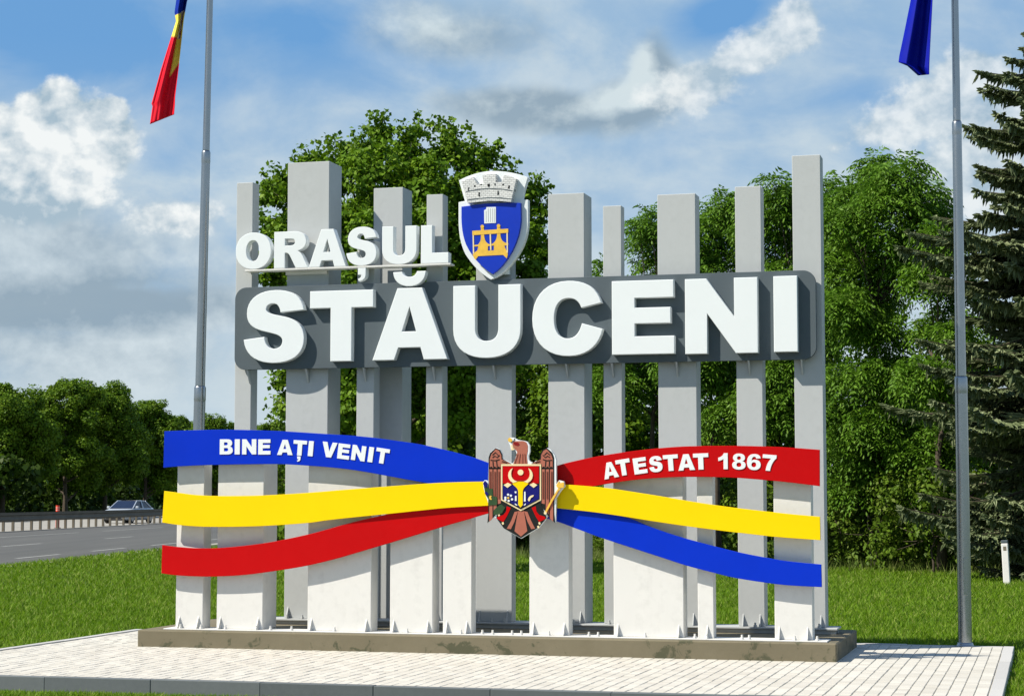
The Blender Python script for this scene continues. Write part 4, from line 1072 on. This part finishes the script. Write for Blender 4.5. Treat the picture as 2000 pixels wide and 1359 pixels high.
def compound_mesh(name, rng, Pp, Nn, size, pairs=4, droop=0.55, lw=0.30):
    """feathered leaves: a curved stalk with pairs of narrow leaflets"""
    n = len(Pp); out_ = unit(Nn * np.array([1, 1, 0.25]) + rng.normal(size=(n, 3)) * 0.45)
    up = unit(np.array([0, 0, 1.0]) - out_ * out_[:, 2:3] + rng.normal(size=(n, 3)) * 0.25)
    side = unit(np.cross(out_, up)); up = np.cross(side, out_)
    L = (size * rng.uniform(0.7, 1.2, n))[:, None]
    vs = []
    for i in range(pairs + 1):
        t_ = (i + 0.6) / (pairs + 0.6)
        c = Pp + out_ * L * t_ * 0.95 - np.array([0, 0, 1.0]) * (L * droop * t_ * t_) + up * L * 0.15 * t_
        tang = unit(out_ - np.array([0, 0, 1.0]) * (2 * droop * t_))
        for sg in ((-1, 1) if i < pairs else (0,)):
            dl = unit(tang * (0.55 if sg else 1.0) + side * sg * 0.85 - np.array([0, 0, 0.28]))
            wd = unit(np.cross(dl, up + rng.normal(size=(n, 3)) * 0.3))
            ll = L * lw * (1.0 - 0.25 * abs(t_ - 0.5)); w = ll * 0.17
            q = np.empty((n, 4, 3)); q[:, 0] = c; q[:, 1] = c + dl * ll * 0.5 + wd * w; q[:, 2] = c + dl * ll; q[:, 3] = c + dl * ll * 0.5 - wd * w
            vs.append(q)
    v = np.concatenate(vs, 0); f = np.arange(len(v) * 4).reshape(-1, 4)
    return np_mesh(name, v.reshape(-1, 3), f)
def limbs(rng, mb, h, r0, lobes, x=0, y=0, zfork=0.35):
    top = max(l[2] for l in lobes)
    pts = [(x, y, -0.15)]; rs = [r0 * 1.35]
    for k in range(1, 7):
        z = h * 0.82 * k / 6; pts.append((x + rng.normal() * 0.06 * k * 0.5, y + rng.normal() * 0.06 * k * 0.5, z)); rs.append(r0 * (1 - 0.78 * k / 6))
    mb.tube(pts, rs, 9)
    for (lx, ly, lz, lr) in lobes:
        z0 = max(0.8, min(h * 0.72, lz - 0.55 * lr - 0.5 * math.hypot(lx - x, ly - y) * 0.8)); rr = r0 * (0.45 - 0.3 * z0 / max(h, 1))
        mid = ((lx + x) / 2 + rng.normal() * 0.12, (ly + y) / 2 + rng.normal() * 0.12, (z0 + lz) / 2 - 0.08 * lr)
        mb.tube([(x, y, z0), mid, (lx, ly, lz), (lx + (lx - x) * .15, ly + (ly - y) * .15, lz + lr * 0.6)], [rr, rr * 0.7, rr * 0.35, rr * 0.08], 6)
def shoot_points(rng, lobes, k, ln):
    """young shoots that stick out of the crown"""
    Ps, Ns = [], []
    for (x, y, z, r) in lobes:
        for _ in range(k):
            d = rng.normal(size=3); d[2] = abs(d[2]) * 0.9 + 0.35; d /= np.linalg.norm(d)
            L = ln * rng.uniform(0.5, 1.2); m_ = int(14 + 30 * L)
            t_ = rng.random(m_); p = np.array([x, y, z]) + d * (r * 0.95 + (t_ * L)[:, None]) + rng.normal(size=(m_, 3)) * (0.11 * (1.15 - t_))[:, None]
            Ps.append(p); Ns.append(unit(rng.normal(size=(m_, 3)) * 0.6 + np.array([0, -0.2, 0.8])))
    return np.concatenate(Ps), np.concatenate(Ns)
def tree(name, label, pos, lobes, h, seed, mat, kind='leaf', per=420, size=0.17, r0=0.16, group=None, cat='tree', asp=0.72, droop=0.8, sub=12, pairs=4, shoots=0, shoot_len=0.5, fine=False):
    rng = np.random.default_rng(seed)
    o = empty(name, (pos[0], pos[1], GZ)); tagv(o, label, cat, group)
    Pp, Nn = leaf_points(rng, lobes, per, sub)
    if shoots:
        P2, N2 = shoot_points(rng, lobes, shoots, shoot_len); Pp, Nn = np.concatenate([Pp, P2]), np.concatenate([Nn, N2])
    keep = Pp[:, 2] > 0.03; Pp, Nn = Pp[keep], Nn[keep]
    me = leaves_mesh('crown', rng, Pp, Nn, size, asp, droop, simple=fine or cat == 'shrub' or group is not None) if kind == 'leaf' else compound_mesh('crown', rng, Pp, Nn, size, pairs)
    link('crown', me, o, mat)
    mb = MB(); limbs(rng, mb, h, r0, lobes if len(lobes) < 26 else lobes[::2]); mb.build('trunk', M['bark'], o, True)
    return o
def lobes_from(px_list, D, pos, dv=0.6, rng=None):
    """lobes measured in the photograph (x, y, radius) at distance D, given depth around the trunk"""
    out_ = []
    for i, (x, y, r_, *k) in enumerate(px_list):
        dd = (k[0] if k else rng.uniform(-1, 1) * dv)
        p = at(x, y, D + dd); out_.append((p.x - pos[0], p.y - pos[1], p.z - GZ, r_ * D / F * 0.95))
    return out_
rg = np.random.default_rng(11)
# the big broad-leaved tree behind the left half of the sign
Dm = 44.0
pm_ = at(775, 900, Dm)
main_px = [(740, 262, 30, 0), (706, 300, 50, -.3), (672, 300, 28, -.2), (806, 270, 30, .2), (800, 310, 55, -.5), (868, 290, 44, .2), (880, 262, 20, 0), (925, 318, 42, 0), (955, 305, 18, 0), (606, 322, 30, -.2), (640, 350, 55, -.8), (575, 352, 36, -.4), (545, 368, 34, -.2), (528, 388, 22, -.1), (566, 400, 42, -.6),
           (540, 450, 34, 0), (560, 480, 46, -.7), (535, 525, 28, 0), (522, 545, 16, 0), (570, 550, 44, .2), (595, 610, 44, .3), (556, 640, 22, .2), (585, 690, 46, -.2), (563, 745, 32, 0), (572, 800, 34, .2), (612, 760, 52, -.5),
           (730, 360, 75, -1.4), (830, 380, 80, -1.6), (905, 390, 70, -1.2), (950, 360, 48, .2), (985, 350, 22, .3), (1010, 395, 38, .3), (1040, 372, 22, .4), (1046, 420, 30, .3), (1030, 470, 48, .2), (1056, 500, 26, .2), (1020, 540, 55, -.2), (960, 470, 75, -1.2),
           (660, 440, 75, -1.3), (760, 470, 85, -2.0), (860, 480, 85, -2.0), (640, 540, 65, -1.0), (700, 580, 80, -1.6), (800, 590, 90, -2.1), (910, 590, 90, -1.8), (1000, 610, 70, -.6), (660, 680, 70, -1.2), (760, 700, 80, -1.8), (860, 710, 80, -1.8), (950, 700, 70, -1.0),
           (680, 790, 66, -1.0), (770, 800, 70, -1.2), (870, 800, 66, -1.1), (950, 800, 60, -.6), (640, 830, 56, -.4)]
ml = lobes_from(main_px, Dm, pm_, rng=rg)
ml += [(x * 0.9, abs(y) + 1.3, z, r_ * 1.1) for (x, y, z, r_) in ml[26:] if r_ > 0.7]
tree('broadleaf_tree', 'big bright green broad leaved tree rising behind the left posts', pm_, ml, 8.2, 21, M['maple'], per=3700, size=0.115, r0=0.20, asp=0.9, fine=True, shoots=5, shoot_len=0.34)

# feathered-leaf trees on the right
def ash_tree(label, pxs, D, h, seed, cx, group='feathered leaf trees behind the right half of the sign', size=0.46, per=1150):
    p = at(cx, 950, D); tree('feathered_tree', label, p, lobes_from(pxs, D, p, 0.9, np.random.default_rng(seed)), h, seed, M['ash'], 'compound', per, size, 0.11, group)
ash_tree('tallest feathery green tree right of the sign, between the last post and the spruce', [(1722, 330, 40), (1755, 345, 44), (1690, 370, 48), (1800, 380, 42), (1660, 400, 40), (1740, 420, 70), (1820, 430, 38), (1640, 440, 36), (1690, 480, 65), (1780, 500, 62), (1835, 500, 30), (1650, 520, 48), (1720, 560, 64), (1640, 600, 50), (1700, 660, 60), (1670, 740, 60), (1740, 740, 55), (1650, 820, 52), (1720, 830, 60), (1780, 800, 44), (1640, 880, 46), (1700, 900, 50), (1760, 880, 48), (1790, 940, 44), (1670, 950, 44)], 46.0, 8.6, 31, 1715)
ash_tree('dark feathery tree close behind the tallest right hand post', [(1515, 372, 30), (1500, 410, 44), (1545, 400, 40), (1610, 385, 40), (1625, 420, 34), (1580, 440, 60), (1500, 470, 56), (1560, 520, 66), (1620, 500, 50), (1500, 600, 60), (1580, 620, 64), (1620, 640, 40), (1530, 720, 60), (1600, 740, 52), (1540, 800, 56), (1480, 780, 44)], 48.5, 7.8, 32, 1560)
ash_tree('feathery tree showing between the two wide posts right of centre', [(1405, 398, 28), (1390, 430, 40), (1430, 430, 34), (1365, 460, 34), (1415, 490, 50), (1380, 540, 56), (1430, 580, 60), (1350, 600, 52), (1400, 660, 60), (1440, 740, 56), (1370, 740, 54), (1420, 810, 50), (1330, 700, 40)], 50.5, 7.6, 33, 1400)
ash_tree('lowest feathery tree with sky on its left behind the wide post', [(1272, 430, 26), (1262, 470, 34), (1250, 448, 22), (1300, 460, 40), (1320, 430, 24), (1280, 520, 34), (1330, 520, 50), (1300, 580, 44), (1330, 640, 54), (1270, 640, 50), (1300, 720, 54), (1250, 740, 48), (1330, 780, 46), (1200, 760, 48), (1150, 740, 44), (1230, 690, 44), (1160, 560, 26), (1172, 520, 18), (1170, 640, 40), (1110, 640, 44)], 52.0, 7.2, 34, 1290)
ash_tree('feathery tree half hidden behind the right flagpole beside the spruce', [(1842, 470, 40), (1812, 540, 48), (1862, 560, 44), (1830, 640, 52), (1880, 660, 46), (1815, 730, 52), (1865, 760, 50), (1830, 840, 50), (1800, 900, 46), (1860, 900, 44), (1830, 980, 44)], 44.0, 6.4, 35, 1838)
# darker trees of the second row, seen through the gaps
def back_tree(label, cx, ytop, D, w, seed):
    p = at(cx, 950, D); h = p.z - GZ + 0; ht = at(cx, ytop, D).z - GZ
    rng = np.random.default_rng(seed); lo = []
    for k in range(16):
        z = ht * (0.12 + 0.8 * (k + 0.5) / 16); ww = w * (0.6 + 0.5 * sin(pi * min(1, z / ht * 1.05))) * 0.75
        lo.append((rng.uniform(-ww, ww), rng.uniform(-1.6, 1.6), z, w * rng.uniform(0.34, 0.46)))
    tree('dark_tree', label, p, lo, ht * 0.9, seed, M['roadside'], per=1000, size=0.17, r0=0.15, group='second row of trees behind the sign')
back_tree('dark second row tree filling the gap under the town shield', 1000, 640, 60, 2.6, 41)
back_tree('dark second row tree behind the centre right posts', 1130, 640, 62, 2.6, 42)
back_tree('dark second row tree glimpsed between the right ribbons', 1400, 560, 63, 3.0, 43)
back_tree('dark second row tree behind the feathery trees', 1600, 520, 60, 3.2, 44)
back_tree('dark second row tree under the big broad leaved tree', 780, 640, 58, 3.0, 45)
back_tree('dark second row tree low beside the spruce', 1850, 660, 54, 2.4, 46)
back_tree('dark second row tree at the left foot of the big broad leaved tree', 640, 790, 60, 2.0, 47)

# undergrowth along the edge of the lawn
def shrub(label, cx, yb, w, h, seed, kind='leaf'):
    g_ = ground(cx, yb, GZ); rng = np.random.default_rng(seed); lo = []
    for k in range(16):
        z = h * rng.uniform(0.03, 0.82); lo.append((rng.uniform(-w, w) * (1.1 - 0.4 * z / h), rng.uniform(-0.2, 1.4), z, rng.uniform(0.45, 0.75) * min(1.0, h * 0.42)))
    tree('shrub', label, g_ + Vector((-0.3, -0.7, 0)), lo, h * 0.8, seed, M['shrub'], kind, 900 if kind == 'leaf' else 520, 0.13 if kind == 'leaf' else 0.36, 0.03, 'undergrowth along the edge of the lawn', 'shrub', 0.6, 0.8, 8)
for i, (lab, cx, yb, w, h, k) in enumerate((
    ('low shrub on the far left of the tree belt beside the wide grey post', 590, 1066, 1.6, 2.6, 'leaf'), ('shrub in shade between the second and third white posts', 750, 1070, 1.6, 2.4, 'leaf'), ('shrub in shade left of the eagle emblem', 900, 1072, 1.6, 2.6, 'leaf'),
    ('shrub in shade below the eagle emblem', 1050, 1076, 1.5, 2.6, 'leaf'), ('shrub in shade right of the eagle emblem', 1180, 1080, 1.5, 2.5, 'leaf'), ('shrub behind the wide white post under the right ribbons', 1300, 1084, 1.4, 2.6, 'compound'),
    ('bushy undergrowth between the narrow and broad right posts', 1420, 1090, 1.4, 3.0, 'leaf'), ('bushy undergrowth just left of the last post', 1540, 1094, 1.3, 3.0, 'leaf'), ('leafy shrub at the lawn edge just right of the sign', 1655, 1106, 1.3, 2.7, 'leaf'), ('leafy shrub hiding the trunk of the tallest feathery tree', 1718, 1110, 1.2, 2.3, 'leaf'),
    ('bright feathery shrub at the lawn edge between the sign and the flagpole', 1775, 1108, 1.3, 3.2, 'compound'), ('dark shrub at the lawn edge left of the right flagpole', 1838, 1117, 1.0, 2.3, 'leaf'), ('shrub by the white marker post', 1935, 1112, 1.0, 1.6, 'leaf'), ('shrub at the right picture edge under the spruce', 2030, 1112, 1.0, 1.8, 'leaf'))):
    shrub(lab, cx, yb, w, h, 60 + i, k)

# the spruce at the right edge
def spruce(label, cx, D, ytop, rbase, seed):
    rng = np.random.default_rng(seed); p = at(cx, 950, D); H = at(cx, ytop, D).z - GZ
    o = empty('spruce_tree', (p.x, p.y, GZ)); tagv(o, label, 'tree')
    mb = MB(); mb.tube([(0, 0, -0.1), (0, 0, H * 0.5), (0, 0, H)], [0.19, 0.11, 0.015], 9); mb.build('trunk', M['bark'], o, True)
    bmb = MB(); C, Dr, Ln, Rd = [], [], [], []
    z = 0.5
    while z < H - 0.25:
        f_ = (H - z) / H; nb = int(7 + 6 * f_ + rng.integers(0, 2))
        for k in range(nb):
            a = rng.uniform(0, 2 * pi); L = rbase * (0.86 + 0.22 * sin(z * 2.3 + 3 * cos(a)) ) * (1 - math.exp(-(f_ / 0.3) ** 1.3)) * rng.uniform(0.62, 1.18) * (0.60 + 0.40 * min(1.0, z / 3.6)) + 0.15
            d = np.array([cos(a), sin(a), 0]); sd_ = np.array([-sin(a), cos(a), 0]); drop = 0.34 * L * (0.6 + 0.8 * f_)
            zz = z + rng.uniform(-0.22, 0.22)
            npt = max(4, int(L / 0.065)); prev = None; pts = []
            for q in range(npt + 1):
                t_ = q / npt
                c = d * L * t_ + np.array([0, 0, zz - drop * t_ * (1.5 - t_ * 0.85) + 0.10 * L * t_ ** 3]) + sd_ * (0.05 * sin(5 * t_ + a * 3))
                pts.append(tuple(c))
                if t_ < 0.18: continue
                tl = (0.10 + 0.42 * L * 0.42 * (1 - t_) ** 0.8 * min(1, t_ * 3)) * rng.uniform(0.7, 1.2)
                for sg in (-1, 1):
                    dr = d * 0.62 + sd_ * sg * 0.9 + np.array([0, 0, -0.30 + rng.normal() * 0.22]); dr /= np.linalg.norm(dr)
                    C.append(c); Dr.append(dr); Ln.append(tl + 0.08); Rd.append(rng.uniform(0.034, 0.055))
                for _ in range(int(rng.integers(1, 3))):
                    dr = d * 0.25 + np.array([rng.normal() * 0.2, rng.normal() * 0.2, -1.0]); dr /= np.linalg.norm(dr)
                    C.append(c); Dr.append(dr); Ln.append(rng.uniform(0.10, 0.36)); Rd.append(rng.uniform(0.02, 0.03))
                dr = d + np.array([0, 0, 0.1 + rng.normal() * 0.1]); dr /= np.linalg.norm(dr)
                C.append(c); Dr.append(dr); Ln.append(0.17); Rd.append(0.03)
            bmb.tube(pts[::max(1, len(pts) // 4)], [0.028 * (1 - i / 6) for i in range(len(pts[::max(1, len(pts) // 4)]))], 5, False)
        z += 0.19 + 0.09 * f_
    C, Dr, Ln, Rd = np.array(C), np.array(Dr), np.array(Ln), np.array(Rd)
    n = len(C); up = np.tile([0.13, 0.2, 1.0], (n, 1)); s1 = unit(np.cross(Dr, up)); s2 = np.cross(s1, Dr)
    v = []; 
    # each twig: three crossed blades of needles with ragged tips
    for ang in (0.2, 1.25, 2.3):
        w = (s1 * cos(ang) + s2 * sin(ang)) * (Rd * rng.uniform(0.8, 1.35, n))[:, None]
        e = C + Dr * Ln[:, None]; mid = C + Dr * (Ln * rng.uniform(0.35, 0.65, n))[:, None] - np.array([0, 0, 0.012])
        q = np.stack([C - w * 0.5, mid - w, e, mid + w], 1); v.append(q)
    v = np.concatenate(v, 0); f = np.arange(len(v) * 4).reshape(-1, 4)
    link('crown', np_mesh('crown', v.reshape(-1, 3), f), o, M['spruce'])
    bmb.build('branches', M['bark'], o)
    return o
spruce('tall grey green spruce with drooping branches at the right edge', 2095, 40.5, -70, 3.5, 71)

# ---------------- trees along the far side of the road
protos = []
def road_tree_mesh(seed, h, w, dens=1.0):
    rng = np.random.default_rng(seed); lo = []
    for k in range(30):
        t_ = (k + 0.5) / 30; z = h * (0.26 + 0.65 * t_)
        ww = w * (0.45 + 0.65 * sin(pi * (0.30 + 0.66 * t_)) ** 0.8)
        a = rng.uniform(0, 2 * pi); rr = ww * sqrt(rng.uniform(0.1, 1.0)) * 0.72
        lo.append((rr * cos(a), rr * sin(a), z, w * rng.uniform(0.25, 0.40)))
    for k in range(7):
        a = rng.uniform(0, 2 * pi); lo.append((w * 0.35 * cos(a) * rng.random(), w * 0.35 * sin(a) * rng.random(), h * rng.uniform(0.86, 0.95), w * rng.uniform(0.14, 0.22)))
    Pp, Nn = leaf_points(rng, lo, 900 * dens, 14, 0.12)
    cm = leaves_mesh('crown', rng, Pp, Nn, 0.21, 0.85, 0.8, simple=True); cm.materials.append(M['roadside'])
    mb = MB(); limbs(rng, mb, h, 0.22, lo[::2]); tm = bpy.data.meshes.new('trunk'); tm.from_pydata(mb.v, [], mb.f); tm.update(); tm.materials.append(M['bark'])
    return cm, tm
for sd_ in (81, 82, 83): protos.append(road_tree_mesh(sd_, 12.0, 4.6))
road_rows = [  # label, photo x of crown centre, photo y of crown top, distance, mesh, turn
    ('bushy roadside tree cut off by the left picture edge', 5, 742, 150, 0, 0.3), ('tallest roadside tree, broad double crown left of the flagpole', 128, 738, 158, 1, 1.2), ('roadside tree right of the tallest one, its crown touching it', 205, 752, 166, 2, 2.4),
    ('pointed roadside tree just left of the flagpole', 284, 776, 182, 0, 4.0), ('low roadside tree directly left of the flagpole foot', 345, 812, 215, 1, 5.1), ('low roadside tree right of the flagpole above the blue ribbon', 420, 814, 235, 2, 0.9),
    ('small far roadside tree between the first two grey posts', 530, 820, 265, 0, 2.2), ('far roadside tree behind the first grey post', 475, 826, 285, 1, 3.0), ('roadside tree in the dark gap under the tallest crown', 60, 790, 176, 2, 1.9), ('roadside tree behind the pointed one', 245, 812, 205, 1, 0.2)]
for lab, cx, yt, D, k, rz in road_rows:
    p = at(cx, 950, D); ht = at(cx, yt, D).z - GZ; sc = ht / 12.0
    o = empty('roadside_tree', (p.x, p.y, GZ), rz); o.scale = (sc, sc, sc); tagv(o, lab, 'tree', 'trees along the far side of the road')
    cm, tm = protos[k]; link('crown', cm, o); link('trunk', tm, o)
# thick undergrowth under those trees and the wood behind them: nobody could count it
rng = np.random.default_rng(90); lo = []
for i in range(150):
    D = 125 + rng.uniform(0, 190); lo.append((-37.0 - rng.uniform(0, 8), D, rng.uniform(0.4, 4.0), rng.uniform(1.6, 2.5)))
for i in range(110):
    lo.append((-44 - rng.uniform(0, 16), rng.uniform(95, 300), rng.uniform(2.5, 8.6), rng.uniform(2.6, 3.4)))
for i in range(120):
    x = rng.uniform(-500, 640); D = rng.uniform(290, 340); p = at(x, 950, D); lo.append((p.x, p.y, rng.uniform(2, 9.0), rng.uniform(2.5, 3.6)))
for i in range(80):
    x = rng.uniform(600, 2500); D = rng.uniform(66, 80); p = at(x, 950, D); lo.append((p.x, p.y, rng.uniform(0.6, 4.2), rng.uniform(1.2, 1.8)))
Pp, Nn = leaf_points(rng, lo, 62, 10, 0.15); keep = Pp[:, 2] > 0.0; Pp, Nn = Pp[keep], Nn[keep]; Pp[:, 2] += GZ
o = link('undergrowth', leaves_mesh('undergrowth', rng, Pp, Nn, 0.5, 0.85, 0.8, simple=True), None, M['thicket']); tagv(o, 'thicket and far wood behind the roadside trees, leaves darkened as if shaded', kind='stuff')

# ---------------- lawn blades, tall grass along the thicket
def inv_sample(rng, n, a, b_, k):      # density ~ D^-k
    u_ = rng.random(n); e = 1 - k
    return (a ** e + u_ * (b_ ** e - a ** e)) ** (1 / e)
rng = np.random.default_rng(100)
N = 550000
D = inv_sample(rng, N, 14.5, 66, 1.55); Xl = rng.uniform(-0.36, 0.36, N) * D
mi = np.array(SIGN_M.inverted())
uu = mi[0, 0] * Xl + mi[0, 1] * D + mi[0, 3]; vv = mi[1, 0] * Xl + mi[1, 1] * D + mi[1, 3]
onp = (uu > PU_L - 0.015) & (uu < PU_R + 0.015) & (vv > PV_F - 0.02) & (vv < PV_B + 0.015)
rs_ = (Xl - E1.x) * RN.x + (D - E1.y) * RN.y
keep = (~onp) & (rs_ < -0.1 + rng.normal(size=N) * 0.12)
Xl, D = Xl[keep], D[keep]; n = len(D)
dry = np.sin(Xl * 0.9 + 2 * np.sin(D * 0.35)) * np.sin(D * 0.6 + np.sin(Xl * 0.7))
clump = 0.5 + 0.5 * np.sin(Xl * 2.1 + np.sin(D * 1.7) * 2) * np.cos(D * 1.9 + np.sin(Xl * 1.3) * 2)
vk, gk = vv[keep], None
zg = gz_at(vk, PV_F); near = np.clip((PV_F - vk) / 0.5, 0.45, 1.0); near[vk > PV_F - 0.02] = 1.0
h = (0.03 + 0.045 * rng.random(n) + 0.03 * clump) * (1 + 0.006 * (D - 15)) * near; w = 0.0054 * (0.6 + 0.8 * rng.random(n)) * (0.6 + 0.055 * D)
a = rng.uniform(0, 2 * pi, n); la = rng.uniform(0, 2 * pi, n); ln = h * rng.uniform(0.2, 1.5, n)
v = np.empty((n, 3, 3)); wx, wy = np.cos(a) * w, np.sin(a) * w
v[:, 0] = np.stack([Xl - wx, D - wy, zg - 0.01], 1); v[:, 1] = np.stack([Xl + wx, D + wy, zg - 0.01], 1)
v[:, 2] = np.stack([Xl + np.cos(la) * ln, D + np.sin(la) * ln, zg + h], 1)
o = link('lawn_grass', np_mesh('lawn_grass', v.reshape(-1, 3), np.arange(n * 3).reshape(-1, 3)), None, M['grass']); tagv(o, 'mown green lawn grass around the paving', kind='stuff')
# tall grass
n = 26000; px = rng.uniform(560, 2080, n); py = 1066 + (px - 560) * 0.0335 + rng.normal(size=n) * 5 + 2
pts = np.array([ground(a_, b_, GZ)[:] for a_, b_ in zip(px, py)])
h = rng.uniform(0.12, 0.42, n) * rng.uniform(0.4, 1, n); w = rng.uniform(0.006, 0.014, n); a = rng.uniform(0, 2 * pi, n); la = rng.uniform(0, 2 * pi, n); ln = h * rng.uniform(0.1, 0.8, n)
v = np.empty((n, 3, 3)); off = np.stack([np.cos(a) * w, np.sin(a) * w, np.zeros(n)], 1)
v[:, 0] = pts - off; v[:, 1] = pts + off; v[:, 2] = pts + np.stack([np.cos(la) * ln, np.sin(la) * ln, h], 1)
o = link('tall_grass', np_mesh('tall_grass', v.reshape(-1, 3), np.arange(n * 3).reshape(-1, 3)), None, M['weed']); tagv(o, 'tall unmown grass and weeds along the thicket edge', kind='stuff')
